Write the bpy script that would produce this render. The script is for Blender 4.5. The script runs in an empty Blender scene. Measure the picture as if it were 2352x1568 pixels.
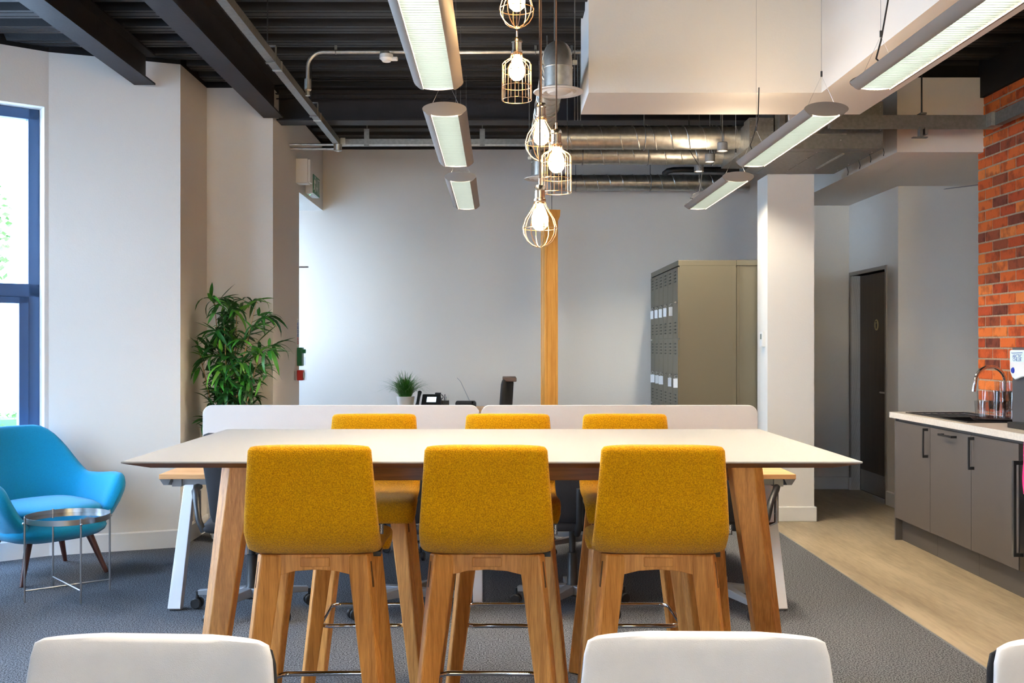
import bpy, math, random
from mathutils import Vector, Matrix
random.seed(7)
R = math.radians
S = bpy.context.scene
COL = S.collection

# ------------------------------------------------------------------ camera, sky, exposure
cd = bpy.data.cameras.new('camera')
cam = bpy.data.objects.new('camera', cd)
COL.objects.link(cam)
cam.location = (0, 0, 1.40)
cam.rotation_euler = (R(90), 0, 0)
cd.sensor_width = 36.0
cd.lens = 36.0
cd.shift_x = 33 / 2352
cd.shift_y = 11 / 2352
cd.clip_start = 0.05
S.camera = cam

w = bpy.data.worlds.new('sky')
S.world = w
w.use_nodes = True
nt = w.node_tree
bg = nt.nodes['Background']
tc = nt.nodes.new('ShaderNodeTexCoord')
sp = nt.nodes.new('ShaderNodeSeparateXYZ')
rp = nt.nodes.new('ShaderNodeValToRGB')
nt.links.new(tc.outputs['Generated'], sp.inputs[0])
nt.links.new(sp.outputs['Z'], rp.inputs[0])
nt.links.new(rp.outputs[0], bg.inputs[0])
rp.color_ramp.elements[0].position = 0.0
rp.color_ramp.elements[0].color = (0.66, 0.81, 1.0, 1)
rp.color_ramp.elements[1].position = 1.0
rp.color_ramp.elements[1].color = (0.42, 0.63, 1.0, 1)
bg.inputs[1].default_value = 27.0

S.view_settings.view_transform = 'Standard'
S.view_settings.look = 'None'
S.view_settings.gamma = 1.0
S.view_settings.use_curve_mapping = False
S.view_settings.exposure = 0.35
S.cycles.max_bounces = 10
S.cycles.diffuse_bounces = 5
S.cycles.transmission_bounces = 8
S.cycles.transparent_max_bounces = 12
S.cycles.sample_clamp_indirect = 6.0
S.cycles.use_denoising = True

# ------------------------------------------------------------------ materials
def newmat(name):
    m = bpy.data.materials.new(name)
    m.use_nodes = True
    n = m.node_tree
    return m, n, n.nodes['Principled BSDF']

def lin(c):
    return tuple(((x / 255) / 12.92 if x / 255 <= 0.04045 else ((x / 255 + 0.055) / 1.055) ** 2.4) for x in c)

def M(name, col, rough=0.5, metal=0.0, var=None, bump=None, col2=None, spec=None, scale=(1, 1, 1), sheen=0, coat=0):
    """plain procedural surface: colour varied by a noise (scale, contrast), fine relief by a noise (scale, strength)"""
    m, n, b = newmat(name)
    col = lin(col)
    b.inputs['Roughness'].default_value = rough
    b.inputs['Metallic'].default_value = metal
    if spec is not None: b.inputs['Specular IOR Level'].default_value = spec
    if sheen: b.inputs['Sheen Weight'].default_value = sheen
    if coat: b.inputs['Coat Weight'].default_value = coat
    b.inputs['Base Color'].default_value = (*col, 1)
    if var or bump:
        t = n.nodes.new('ShaderNodeTexCoord')
        mp = n.nodes.new('ShaderNodeMapping')
        mp.inputs['Scale'].default_value = scale
        n.links.new(t.outputs['Object'], mp.inputs[0])
    if var:
        no = n.nodes.new('ShaderNodeTexNoise')
        no.inputs['Scale'].default_value = var[0]
        no.inputs['Detail'].default_value = 3
        n.links.new(mp.outputs[0], no.inputs[0])
        r = n.nodes.new('ShaderNodeValToRGB')
        c2 = lin(col2) if col2 else tuple(x * (1 - var[1]) for x in col)
        r.color_ramp.elements[0].position = 0.36
        r.color_ramp.elements[1].position = 0.64
        r.color_ramp.elements[0].color = (*c2, 1)
        r.color_ramp.elements[1].color = (*col, 1)
        n.links.new(no.outputs[0], r.inputs[0])
        n.links.new(r.outputs[0], b.inputs['Base Color'])
    if bump:
        nb = n.nodes.new('ShaderNodeTexNoise')
        nb.inputs['Scale'].default_value = bump[0]
        nb.inputs['Detail'].default_value = 4
        n.links.new(mp.outputs[0], nb.inputs[0])
        bp = n.nodes.new('ShaderNodeBump')
        bp.inputs['Strength'].default_value = bump[1]
        bp.inputs['Distance'].default_value = 0.01
        n.links.new(nb.outputs[0], bp.inputs['Height'])
        n.links.new(bp.outputs[0], b.inputs['Normal'])
    return m

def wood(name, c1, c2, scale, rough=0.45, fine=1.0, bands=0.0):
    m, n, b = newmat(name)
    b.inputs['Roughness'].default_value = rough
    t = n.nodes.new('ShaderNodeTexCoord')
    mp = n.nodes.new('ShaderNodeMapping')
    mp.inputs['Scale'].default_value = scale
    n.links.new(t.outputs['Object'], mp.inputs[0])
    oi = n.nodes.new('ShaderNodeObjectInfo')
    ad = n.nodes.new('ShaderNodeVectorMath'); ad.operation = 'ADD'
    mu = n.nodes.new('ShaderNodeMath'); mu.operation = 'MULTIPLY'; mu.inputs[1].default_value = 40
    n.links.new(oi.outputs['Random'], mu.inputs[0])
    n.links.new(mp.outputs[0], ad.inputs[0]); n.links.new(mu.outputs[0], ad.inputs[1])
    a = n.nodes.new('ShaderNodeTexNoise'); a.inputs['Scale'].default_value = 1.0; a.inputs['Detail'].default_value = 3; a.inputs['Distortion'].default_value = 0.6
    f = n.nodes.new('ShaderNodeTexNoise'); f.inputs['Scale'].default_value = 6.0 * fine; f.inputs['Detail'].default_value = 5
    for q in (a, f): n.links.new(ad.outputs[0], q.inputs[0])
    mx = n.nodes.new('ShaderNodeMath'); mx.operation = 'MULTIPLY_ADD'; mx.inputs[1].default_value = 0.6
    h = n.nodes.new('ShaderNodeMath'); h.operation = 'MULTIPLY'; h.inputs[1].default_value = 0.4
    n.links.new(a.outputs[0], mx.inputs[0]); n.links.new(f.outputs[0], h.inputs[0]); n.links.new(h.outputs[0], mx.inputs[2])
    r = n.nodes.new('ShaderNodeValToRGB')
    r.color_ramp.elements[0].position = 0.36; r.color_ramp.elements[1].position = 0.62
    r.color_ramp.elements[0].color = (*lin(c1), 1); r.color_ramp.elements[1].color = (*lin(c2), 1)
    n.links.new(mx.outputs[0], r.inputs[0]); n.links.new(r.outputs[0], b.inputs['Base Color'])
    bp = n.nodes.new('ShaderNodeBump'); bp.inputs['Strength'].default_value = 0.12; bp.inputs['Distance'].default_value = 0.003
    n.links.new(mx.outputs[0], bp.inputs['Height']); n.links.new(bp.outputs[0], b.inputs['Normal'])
    return m

def E(name, col, strength):
    m, n, b = newmat(name)
    b.inputs['Base Color'].default_value = (0.9, 0.9, 0.9, 1)
    b.inputs['Emission Color'].default_value = (*col, 1)
    b.inputs['Emission Strength'].default_value = strength
    return m

def G(name, col=(1, 1, 1), rough=0.0, ior=1.45, thin=False):
    m, n, b = newmat(name)
    if thin:
        n.nodes.remove(b)
        tr = n.nodes.new('ShaderNodeBsdfTransparent'); tr.inputs[0].default_value = (*col, 1)
        gl = n.nodes.new('ShaderNodeBsdfGlossy'); gl.inputs['Roughness'].default_value = 0.02
        lw = n.nodes.new('ShaderNodeLayerWeight'); lw.inputs[0].default_value = 0.5
        pw = n.nodes.new('ShaderNodeMath'); pw.operation = 'POWER'; pw.inputs[1].default_value = 5; n.links.new(lw.outputs['Facing'], pw.inputs[0])
        fr = n.nodes.new('ShaderNodeMath'); fr.operation = 'MULTIPLY_ADD'; fr.inputs[1].default_value = 0.6; fr.inputs[2].default_value = 0.06; n.links.new(pw.outputs[0], fr.inputs[0])
        mx = n.nodes.new('ShaderNodeMixShader')
        n.links.new(fr.outputs[0], mx.inputs[0]); n.links.new(tr.outputs[0], mx.inputs[1]); n.links.new(gl.outputs[0], mx.inputs[2])
        n.links.new(mx.outputs[0], n.nodes['Material Output'].inputs[0])
    else:
        b.inputs['Base Color'].default_value = (*col, 1)
        b.inputs['Transmission Weight'].default_value = 1
        b.inputs['Roughness'].default_value = rough
        b.inputs['IOR'].default_value = ior
    return m

white = M('wall_paint', (232, 227, 219), 0.75, bump=(90, 0.08))
skirt = M('skirting_paint', (232, 230, 226), 0.4)
black_paint = M('black_paint', (25, 24, 25), 0.6, spec=.15, var=(3, 0.25))
deck_paint = M('deck_paint', (30, 30, 32), 0.5, spec=.25, var=(2.5, 0.3), bump=(60, 0.15))
beam_paint = M('beam_paint', (40, 39, 42), 0.55, spec=.2, var=(6, 0.2), bump=(40, 0.1))
carpet = M('carpet', (124, 127, 132), 0.95, var=(150, 0.0), col2=(30, 31, 33), bump=(220, 0.6), spec=0.1)
vinyl = wood('vinyl_wood', (136, 122, 98), (170, 156, 130), (5.0, 0.7, 1), 0.42, 1.6)
oak = wood('oak', (176, 112, 46), (220, 154, 76), (70, 70, 3.2), 0.5)
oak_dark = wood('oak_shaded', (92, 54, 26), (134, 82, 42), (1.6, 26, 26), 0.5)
oak_pale = wood('oak_post', (196, 134, 54), (222, 164, 80), (22, 22, 1.2), 0.45)
oak_desk = wood('desk_oak', (190, 136, 84), (214, 164, 112), (1.5, 16, 16), 0.5)
tenon = M('tenon_wood', (104, 70, 40), 0.6, var=(200, 0.3))
yellow = M('yellow_felt', (226, 164, 0), 0.95, var=(260, 0), col2=(184, 124, 0), bump=(300, 0.5), spec=0.1, sheen=0.15)
greyfab = M('grey_fabric', (184, 188, 196), 0.95, var=(14, 0.05), bump=(600, 0.12), spec=0.15)
bluefab = M('blue_fabric', (0, 142, 186), 0.9, var=(220, 0.14), bump=(420, 0.35), spec=0.2, sheen=0.25)
tealfab = M('teal_fabric', (0, 128, 140), 0.9, var=(220, 0.14), bump=(420, 0.35), spec=0.2, sheen=0.2)
walnut = M('dark_walnut', (78, 42, 36), 0.4, var=(60, 0.25), scale=(1, 1, 0.1))
topwhite = M('white_laminate', (168, 168, 166), 0.42)
screenwhite = M('white_screen', (206, 202, 198), 0.6, bump=(200, 0.05))
galv = M('galvanised_steel', (206, 205, 198), 0.36, 0.9, var=(26, 0.22), bump=(14, 0.06))
galv2 = M('galvanised_dull', (134, 134, 130), 0.45, 0.7, var=(40, 0.2), bump=(30, 0.05))
chrome = M('chrome', (225, 225, 228), 0.08, 1.0)
steel = M('brushed_steel', (178, 178, 180), 0.3, 1.0)
fixmetal = M('silver_grey_paint', (146, 139, 132), 0.45, 0.25)
fixdark = M('dark_silver_paint', (120, 114, 108), 0.45, 0.3)
whitemetal = M('white_metal', (228, 228, 230), 0.35)
greymetal = M('grey_metal', (140, 142, 146), 0.4, 0.4)
blackpl = M('black_plastic', (26, 27, 30), 0.45)
blackmesh = M('black_mesh_fabric', (34, 36, 42), 0.85, bump=(300, 0.3))
locker_vent = M('locker_vent_shade', (58, 55, 47), 0.5, 0.2)
locker_m = M('locker_metal', (108, 102, 86), 0.42, 0.35, bump=(220, 0.05))
cab_m = M('cabinet_grey', (84, 78, 74), 0.55, bump=(200, 0.04))
plinth_m = M('plinth_grey', (76, 72, 69), 0.55)
worktop_m = M('speckled_worktop', (214, 206, 194), 0.35, var=(60, 0.12), bump=(60, 0.02))
sink_m = M('black_sink', (30, 30, 32), 0.35)
doorwood = wood('dark_door_wood', (40, 26, 18), (66, 46, 34), (34, 34, 1.2), 0.4)
frame_blue = M('slate_window_frame', (56, 88, 128), 0.45)
mortar = M('mortar', (172, 148, 124), 0.95, var=(60, 0.25), bump=(90, 0.6))
green_m = M('green_plastic', (0, 110, 66), 0.4)
red_m = M('red_plastic', (196, 34, 30), 0.4)
blue_m = M('blue_print', (60, 92, 170), 0.5)
whitepl = M('white_plastic', (232, 230, 226), 0.45)
paperw = M('white_print', (238, 240, 238), 0.6)
glass_clear = G('window_glass', (0.97, 0.99, 1.0), thin=True)
glass_warming = G('light_warming_glass', (1.0, .80, .52), thin=True)  # invented tint, warms the daylight from the unseen rear window
glass_tum = G('tumbler_glass', (0.965, 0.975, 0.985), thin=True)
pink_m = M('pink_fabric', (236, 30, 120), 0.9, bump=(200, 0.4))
leaf_m = None
bulb_m = E('lamp_filament', (1.0, 0.62, 0.28), 60)
tube_down = E('fluorescent_tube', (1.0, 0.82, 0.61), 172)
tube_up = E('fluorescent_uplight', (1.0, 0.78, 0.54), 20)
cage_m = M('rose_gold_wire', (240, 206, 166), 0.3, 1.0)
outer_stone = M('pale_stone', (214, 210, 204), 0.9, var=(2, 0.1), bump=(8, 0.3))
pave = M('pale_paving', (200, 200, 198), 0.9, var=(4, 0.12))

def leafmat(name, cols):
    m, n, b = newmat(name)
    oi = n.nodes.new('ShaderNodeObjectInfo')
    r = n.nodes.new('ShaderNodeValToRGB')
    el = r.color_ramp.elements
    el[0].position = 0; el[0].color = (*lin(cols[0]), 1)
    el[1].position = 1; el[1].color = (*lin(cols[-1]), 1)
    for i, c in enumerate(cols[1:-1]):
        e = el.new((i + 1) / (len(cols) - 1)); e.color = (*lin(c), 1)
    n.links.new(oi.outputs['Random'], r.inputs[0]); n.links.new(r.outputs[0], b.inputs['Base Color'])
    b.inputs['Roughness'].default_value = 0.45
    b.inputs['Transmission Weight'].default_value = 0.0
    return m
leaf_m = leafmat('bamboo_leaf', [(26, 74, 28), (34, 92, 30), (46, 112, 32), (70, 144, 38), (38, 98, 44), (124, 190, 56)])
hedge_m = M('hedge_green', (90, 130, 60), 0.8, var=(20, 0.5))
grass_m = M('grass_green', (62, 128, 40), 0.5, var=(30, 0.4))
stem_m = M('cane_stem', (170, 128, 78), 0.6)
def brickmat():
    m, n, b = newmat('brick')
    b.inputs['Roughness'].default_value = 0.9
    oi = n.nodes.new('ShaderNodeObjectInfo')
    r = n.nodes.new('ShaderNodeValToRGB'); r.color_ramp.interpolation = 'CONSTANT'
    cols = [(186, 78, 26), (204, 92, 30), (172, 66, 24), (212, 106, 40), (116, 52, 32), (196, 82, 26), (208, 98, 34), (142, 64, 32), (198, 88, 30), (216, 116, 48)]
    el = r.color_ramp.elements
    el[0].position = 0; el[0].color = (*lin(cols[0]), 1)
    el[1].position = 0.9; el[1].color = (*lin(cols[9]), 1)
    for i in range(1, 9):
        e = el.new(i / 10); e.color = (*lin(cols[i]), 1)
    n.links.new(oi.outputs['Random'], r.inputs[0])
    t = n.nodes.new('ShaderNodeTexCoord')
    mu = n.nodes.new('ShaderNodeMath'); mu.operation = 'MULTIPLY'; mu.inputs[1].default_value = 60
    n.links.new(oi.outputs['Random'], mu.inputs[0])
    ad = n.nodes.new('ShaderNodeVectorMath'); ad.operation = 'ADD'
    n.links.new(t.outputs['Object'], ad.inputs[0]); n.links.new(mu.outputs[0], ad.inputs[1])
    no = n.nodes.new('ShaderNodeTexNoise'); no.inputs['Scale'].default_value = 11; no.inputs['Detail'].default_value = 5
    n.links.new(ad.outputs[0], no.inputs[0])
    r2 = n.nodes.new('ShaderNodeValToRGB'); r2.color_ramp.elements[0].position = 0.36; r2.color_ramp.elements[1].position = 0.52
    r2.color_ramp.elements[0].color = (0.42, 0.36, 0.36, 1); r2.color_ramp.elements[1].color = (1, 1, 1, 1)
    n.links.new(no.outputs[0], r2.inputs[0])
    mx = n.nodes.new('ShaderNodeMix'); mx.data_type = 'RGBA'; mx.blend_type = 'MULTIPLY'; mx.inputs[0].default_value = 0.8
    n.links.new(r.outputs[0], mx.inputs[6]); n.links.new(r2.outputs[0], mx.inputs[7]); n.links.new(mx.outputs[2], b.inputs['Base Color'])
    nb = n.nodes.new('ShaderNodeTexNoise'); nb.inputs['Scale'].default_value = 70
    n.links.new(ad.outputs[0], nb.inputs[0])
    bp = n.nodes.new('ShaderNodeBump'); bp.inputs['Strength'].default_value = 0.6; bp.inputs['Distance'].default_value = 0.006
    n.links.new(nb.outputs[0], bp.inputs['Height']); n.links.new(bp.outputs[0], b.inputs['Normal'])
    return m
brick_m = brickmat()

# ------------------------------------------------------------------ mesh helpers
class MB:
    def __init__(s): s.v = []; s.f = []
    def add(s, vs, fs):
        k = len(s.v); s.v += [tuple(p) for p in vs]; s.f += [tuple(i + k for i in f) for f in fs]; return s
    def hexa(s, c):
        return s.add(c, [(0, 3, 2, 1), (4, 5, 6, 7), (0, 1, 5, 4), (1, 2, 6, 5), (2, 3, 7, 6), (3, 0, 4, 7)])
    def box(s, x0, x1, y0, y1, z0, z1):
        return s.hexa([(x0, y0, z0), (x1, y0, z0), (x1, y1, z0), (x0, y1, z0), (x0, y0, z1), (x1, y0, z1), (x1, y1, z1), (x0, y1, z1)])
    def bar(s, a, b, wa, ha, wb=None, hb=None, side=(1, 0, 0), rot=0.0):
        """rectangular bar from a to b: half widths wa (along side) and ha at a, wb / hb at b"""
        a = Vector(a); b = Vector(b); d = (b - a).normalized()
        u = Vector(side); u = (u - d * u.dot(d)).normalized(); v = d.cross(u)
        if rot: u, v = u * math.cos(rot) + v * math.sin(rot), v * math.cos(rot) - u * math.sin(rot)
        wb = wa if wb is None else wb; hb = ha if hb is None else hb
        q = [a - u * wa - v * ha, a + u * wa - v * ha, a + u * wa + v * ha, a - u * wa + v * ha,
             b - u * wb - v * hb, b + u * wb - v * hb, b + u * wb + v * hb, b - u * wb + v * hb]
        return s.hexa(q)
    def loft(s, rings, cap=True, closed=True):
        n = len(rings[0]); k = len(s.v)
        for r in rings: s.v += [tuple(p) for p in r]
        for i in range(len(rings) - 1):
            for j in range(n if closed else n - 1):
                a = k + i * n + j; b = k + i * n + (j + 1) % n
                s.f.append((a, b, b + n, a + n))
        if cap:
            s.f.append(tuple(k + j for j in reversed(range(n)))); e = k + (len(rings) - 1) * n
            s.f.append(tuple(e + j for j in range(n)))
        return s
    def path(s, pts, r, n=10, cap=True):
        pts = [Vector(p) for p in pts]; rings = []
        d0 = (pts[1] - pts[0]).normalized()
        u = d0.orthogonal().normalized()
        for i, p in enumerate(pts):
            d = ((pts[min(i + 1, len(pts) - 1)] - pts[max(i - 1, 0)])).normalized()
            u = (u - d * u.dot(d)).normalized(); v = d.cross(u)
            rr = r[i] if isinstance(r, (list, tuple)) else r
            rings.append([p + (u * math.cos(2 * math.pi * j / n) + v * math.sin(2 * math.pi * j / n)) * rr for j in range(n)])
        return s.loft(rings, cap)
    def tube(s, a, b, r, r2=None, n=14):
        return s.path([a, b], [r, r if r2 is None else r2], n)
    def ring(s, c, R_, r, axis='z', n=32, m=8):
        c = Vector(c); k = len(s.v)
        for i in range(n):
            a = 2 * math.pi * i / n
            for j in range(m):
                b = 2 * math.pi * j / m; q = R_ + r * math.cos(b); h = r * math.sin(b)
                p = (q * math.cos(a), q * math.sin(a), h)
                if axis == 'x': p = (h, p[0], p[1])
                if axis == 'y': p = (p[0], h, p[1])
                s.v.append(tuple(c + Vector(p)))
        for i in range(n):
            for j in range(m):
                s.f.append((k + i * m + j, k + ((i + 1) % n) * m + j, k + ((i + 1) % n) * m + (j + 1) % m, k + i * m + (j + 1) % m))
        return s
    def lathe(s, prof, c=(0, 0, 0), n=28, axis='z', cap=True):
        rings = []
        for r, z in prof:
            ring = []
            for j in range(n):
                a = 2 * math.pi * j / n; p = (r * math.cos(a), r * math.sin(a), z)
                if axis == 'x': p = (z, p[0], p[1])
                if axis == 'y': p = (p[0], z, p[1])
                ring.append(Vector(c) + Vector(p))
            rings.append(ring)
        return s.loft(rings, cap)
    def prism(s, poly, a0, a1, axis='z'):
        """polygon (p, q) pushed along an axis: z -> (p,q,a)  y -> (p,a,q)  x -> (a,p,q)"""
        def P(p, a): return (p[0], p[1], a) if axis == 'z' else ((p[0], a, p[1]) if axis == 'y' else (a, p[0], p[1]))
        return s.loft([[P(p, a0) for p in poly], [P(p, a1) for p in poly]])
    def sphere(s, c, r, n=16, m=10, sz=1.0):
        return s.lathe([(max(1e-4, r * math.sin(math.pi * i / m)), -r * sz * math.cos(math.pi * i / m)) for i in range(m + 1)], c, n)
    def strip(s, st, hw, ht, n=20, ex=4.0, bend=None):
        """padded shell: stations (x, y, z, width-scale, thick-scale) with the shell's wide axis along x; rounded cross-section"""
        rings = []
        P = [Vector(q[:3]) for q in st]
        for i, q in enumerate(st):
            d = (P[min(i + 1, len(P) - 1)] - P[max(i - 1, 0)]).normalized()
            u = Vector((1, 0, 0)); v = d.cross(u).normalized()
            ring = []
            for j in range(n):
                a = 2 * math.pi * (j + 0.5) / n; c, t = math.cos(a), math.sin(a)
                cu = math.copysign(abs(c) ** (2 / ex), c); cv = math.copysign(abs(t) ** (2 / 2.6), t)
                off = (bend(i / (len(st) - 1)) * cu * cu) if bend else 0
                ring.append(P[i] + u * cu * hw * q[3] + v * (cv * ht * q[4] + off))
            rings.append(ring)
        return s.loft(rings)
    def turn(s, ang, c=(0, 0, 0)):
        ca, sa = math.cos(ang), math.sin(ang)
        s.v = [(c[0] + (x - c[0]) * ca - (y - c[1]) * sa, c[1] + (x - c[0]) * sa + (y - c[1]) * ca, z) for x, y, z in s.v]
        return s
    def mesh(s, name, mat, smooth=False, off=(0, 0, 0)):
        me = bpy.data.meshes.new(name)
        me.from_pydata([(x - off[0], y - off[1], z - off[2]) for x, y, z in s.v], [], s.f)
        me.validate()
        me.materials.append(mat)
        if smooth:
            me.polygons.foreach_set('use_smooth', [True] * len(me.polygons))
            me.set_sharp_from_angle(angle=smooth if isinstance(smooth, float) else 0.7)
        me.update()
        return me
    def build(s, name, mat, parent=None, smooth=False, bevel=0.0, world=False, sub=0, fix=True, seg=2):
        off = (0, 0, 0)
        if world and parent is not None:
            p = parent; off = Vector((0, 0, 0))
            while p is not None: off = off + p.location; p = p.parent
        me = s.mesh(name, mat, smooth, off)
        o = bpy.data.objects.new(name, me)
        COL.objects.link(o)
        if parent is not None: o.parent = parent
        if fix:
            import bmesh
            bm = bmesh.new(); bm.from_mesh(me); bmesh.ops.recalc_face_normals(bm, faces=bm.faces); bm.to_mesh(me); bm.free()
            if smooth: me.set_sharp_from_angle(angle=smooth if isinstance(smooth, float) else 0.7)
        if bevel:
            b = o.modifiers.new('bevel', 'BEVEL'); b.width = bevel; b.segments = seg; b.limit_method = 'ANGLE'
            me.polygons.foreach_set('use_smooth', [True] * len(me.polygons)) if seg > 2 else None
            if seg > 2: me.set_sharp_from_angle(angle=0.9); b.harden_normals = True
        if sub:
            m = o.modifiers.new('sub', 'SUBSURF'); m.levels = sub; m.render_levels = sub
        return o

def B(*a): return MB().box(*a)
def tag(o, label=None, cat=None, group=None, kind=None):
    if label: o['label'] = label
    if cat: o['category'] = cat
    if group: o['group'] = group
    if kind: o['kind'] = kind
    return o
def thing(name, label, cat, loc=(0, 0, 0), rz=0.0, group=None):
    o = bpy.data.objects.new(name, None); COL.objects.link(o)
    o.empty_display_size = 0.1
    o.location = loc; o.rotation_euler = (0, 0, rz)
    return tag(o, label, cat, group)
def struct(o): o['kind'] = 'structure'; return o
def copy_tree(o, parent=None, label=None, loc=None, rz=None):
    c = o.copy(); COL.objects.link(c); c.parent = parent
    for ch in list(o.children): copy_tree(ch, c)
    if label: c['label'] = label
    if loc is not None: c.location = loc
    if rz is not None: c.rotation_euler = (0, 0, rz)
    return c
def text(body, size, mat, parent, loc, rot, name='lettering', ext=0.0006, align='CENTER'):
    cu = bpy.data.curves.new(name, 'FONT'); cu.body = body; cu.size = size; cu.extrude = ext
    cu.align_x = align; cu.align_y = 'CENTER'; cu.materials.append(mat)
    o = bpy.data.objects.new(name, cu); COL.objects.link(o); o.parent = parent
    bpy.context.view_layer.update()
    me = bpy.data.meshes.new_from_object(o.evaluated_get(bpy.context.evaluated_depsgraph_get()))
    bpy.data.objects.remove(o)
    o = bpy.data.objects.new(name, me); COL.objects.link(o); o.parent = parent
    o.location = loc; o.rotation_euler = rot; o['kind'] = 'thing'
    return o
def arc(c, r, a0, a1, n, plane='xz', y=0):
    out = []
    for i in range(n + 1):
        a = a0 + (a1 - a0) * i / n
        p, q = c[0] + r * math.cos(a), c[1] + r * math.sin(a)
        out.append((p, y, q) if plane == 'xz' else ((y, p, q) if plane == 'yz' else (p, q, y)))
    return out
# ------------------------------------------------------------------ the room
XL, XR, YB, YF = -4.2, 4.7, -8.0, 10.05
DECK = 3.40
struct(B(XL - .1, 2.125, YB, 10.2, -.05, 0).build('floor', carpet))
struct(B(2.125, XR, YB, 10.2, -.05, 0.001).build('floor', vinyl))
tr = struct(B(2.118, 2.128, YB, 8.2, 0, 0.003).build('trim_1', greymetal))

# profiled steel deck: 0.3 m pitch, ribs with small grooves, running left to right
def deck():
    m = MB(); prof = []
    y = YB
    while y < 10.2:
        for dy, dz in ((0, 0), (.035, 0), (.038, .006), (.046, .006), (.049, 0), (.105, 0), (.108, .006), (.116, .006), (.119, 0), (.15, 0),
                       (.166, .058), (.21, .058), (.222, .052), (.234, .058), (.284, .058)):
            prof.append((y + dy, DECK + dz))
        y += 0.3
    n = len(prof)
    def edge(y):      # the sheet stops over the outer walls
        return XL - .15 if y <= 5.85 else min(-2.40, XL - .15 + (y - 5.85) * 1.283)
    m.v += [(edge(p[0]), p[0], p[1]) for p in prof]
    m.v += [(XR, p[0], p[1]) for p in prof]
    m.f = [(i, i + n, i + n + 1, i + 1) for i in range(n - 1)]
    # stamped dimples on the raised pans
    y = YB + .19
    while y < 10.1:
        if y > 2.6:
            x = -3.6
            while x < 3.6:
                for dx, dy in ((0, 0), (.03, .03)):
                    s = .006
                    k = len(m.v)
                    m.v += [(x + dx - s, y + dy - s + .01, DECK + .0578), (x + dx + s, y + dy - s + .01, DECK + .0578), (x + dx + s, y + dy + s + .01, DECK + .0578), (x + dx - s, y + dy + s + .01, DECK + .0578), (x + dx, y + dy + .01, DECK + .052)]
                    m.f += [(k, k + 1, k + 4), (k + 1, k + 2, k + 4), (k + 2, k + 3, k + 4), (k + 3, k, k + 4)]
                x += .09
        y += .3
    o = m.build('ceiling', deck_paint, fix=False)
    return struct(o)
deck()
struct(MB().prism([(XL - .2, YB), (XR, YB), (XR, 10.2), (-2.4, 10.2), (-2.4, 7.3), (XL - .2, 5.95)], DECK + .07, DECK + .12).build('ceiling', black_paint))

def seg(p0, p1, z0, z1, th, holes=(), m=None):
    """wall piece along p0-p1 with its room face on that line, body on the left of the direction; holes (s0, s1, z0, z1)"""
    m = m or MB(); p0 = Vector((*p0, 0)); p1 = Vector((*p1, 0)); L = (p1 - p0).length; u = (p1 - p0) / L; n = Vector((-u.y, u.x, 0)) * th
    def piece(s0, s1, a, b):
        if s1 - s0 < 1e-4 or b - a < 1e-4: return
        q = [p0 + u * s0, p0 + u * s1, p0 + u * s1 + n, p0 + u * s0 + n]
        m.hexa([(v.x, v.y, a) for v in q] + [(v.x, v.y, b) for v in q])
    s = 0.0
    for h in holes:
        piece(s, h[0], z0, z1); piece(h[0], h[1], z0, h[2]); piece(h[0], h[1], h[3], z1); s = h[1]
    piece(s, L, z0, z1)
    return m
A_, C_, D_, E_, F_, G_ = (-3.007, 6.86), (-2.218, 7.16), (-2.218, 7.81), (-1.714, 7.81), (-1.714, 8.84), (-1.714, 10.05)
B_ = (-4.2, 5.93)
TOP = 3.37
# left side, going away from the camera (body on the left of the walking direction)
def lwall(p0, p1, th=.25, z1=TOP, holes=()):
    o = struct(seg(p0, p1, 0, z1, th, holes).build('wall_left', white))
    struct(seg(p0, p1, z1, DECK + .06, th).build('wall_left', black_paint))
    return o
bayL = math.hypot(B_[0] - A_[0], B_[1] - A_[1])
lwall((XL, YB), B_, holes=((10.6, 11.9, .35, 3.0), (12.2, 13.6, .35, 3.0)))
lwall(B_, A_, holes=((.12, bayL - .028, .35, 3.0),))
lwall(A_, C_)
lwall(C_, D_)
lwall(D_, E_, .2)
lwall((E_[0], 8.01), F_, .3)
# header over the side opening
struct(seg(F_, G_, 2.73, TOP, .3).build('wall_left', white))
struct(seg(F_, G_, TOP, DECK + .06, .3).build('wall_left', black_paint))
# little lobby beyond the opening
struct(seg((-3.0, 10.05), (-3.0, 8.84), 0, 2.8, -.15, ((.08, 1.13, 1.35, 2.68),)).build('wall_left', white))
struct(B(-3.0, -2.0, 8.74, 8.84, 0, 2.8).build('wall_left', white))
struct(B(-3.1, -2.014, 8.74, 10.1, 2.8, 2.9).build('ceiling', white))
# back wall
struct(B(-3.2, 3.7, 10.05, 10.2, 0, 3.33).build('wall_back', white))
struct(B(-1.9, 3.7, 10.0, 10.2, 3.33, DECK + .06).build('wall_back', black_paint))
# right side: corridor wall with the door hole, return wall, recess, bulkhead
dh = (9.10, 9.99, 0, 2.085)
mr = MB(); mr.box(3.45, 3.60, 8.82, dh[0], 0, 3.33); mr.box(3.45, 3.60, dh[1], 10.05, 0, 3.33); mr.box(3.45, 3.6, dh[0], dh[1], dh[3], 3.33)
struct(mr.build('wall_right', white))
struct(B(3.60, 4.6, 8.82, 8.95, 0, 2.9).build('wall_right', white))
struct(B(4.5, 4.7, 7.3, 8.82, 0, 2.9).build('wall_right', white))
struct(B(2.84, 4.7, 7.28, 10.05, 2.78, 3.31).build('ceiling', white))
struct(B(2.84, 4.7, 7.30, 10.05, 3.31, DECK + .06).build('ceiling', black_paint))
struct(B(3.460, 4.7, YB, 7.364, 0, 3.165).build('wall_right', mortar))
struct(B(3.43, 4.7, YB, 7.40, 3.165, DECK + .06).build('wall_right', black_paint))
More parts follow.
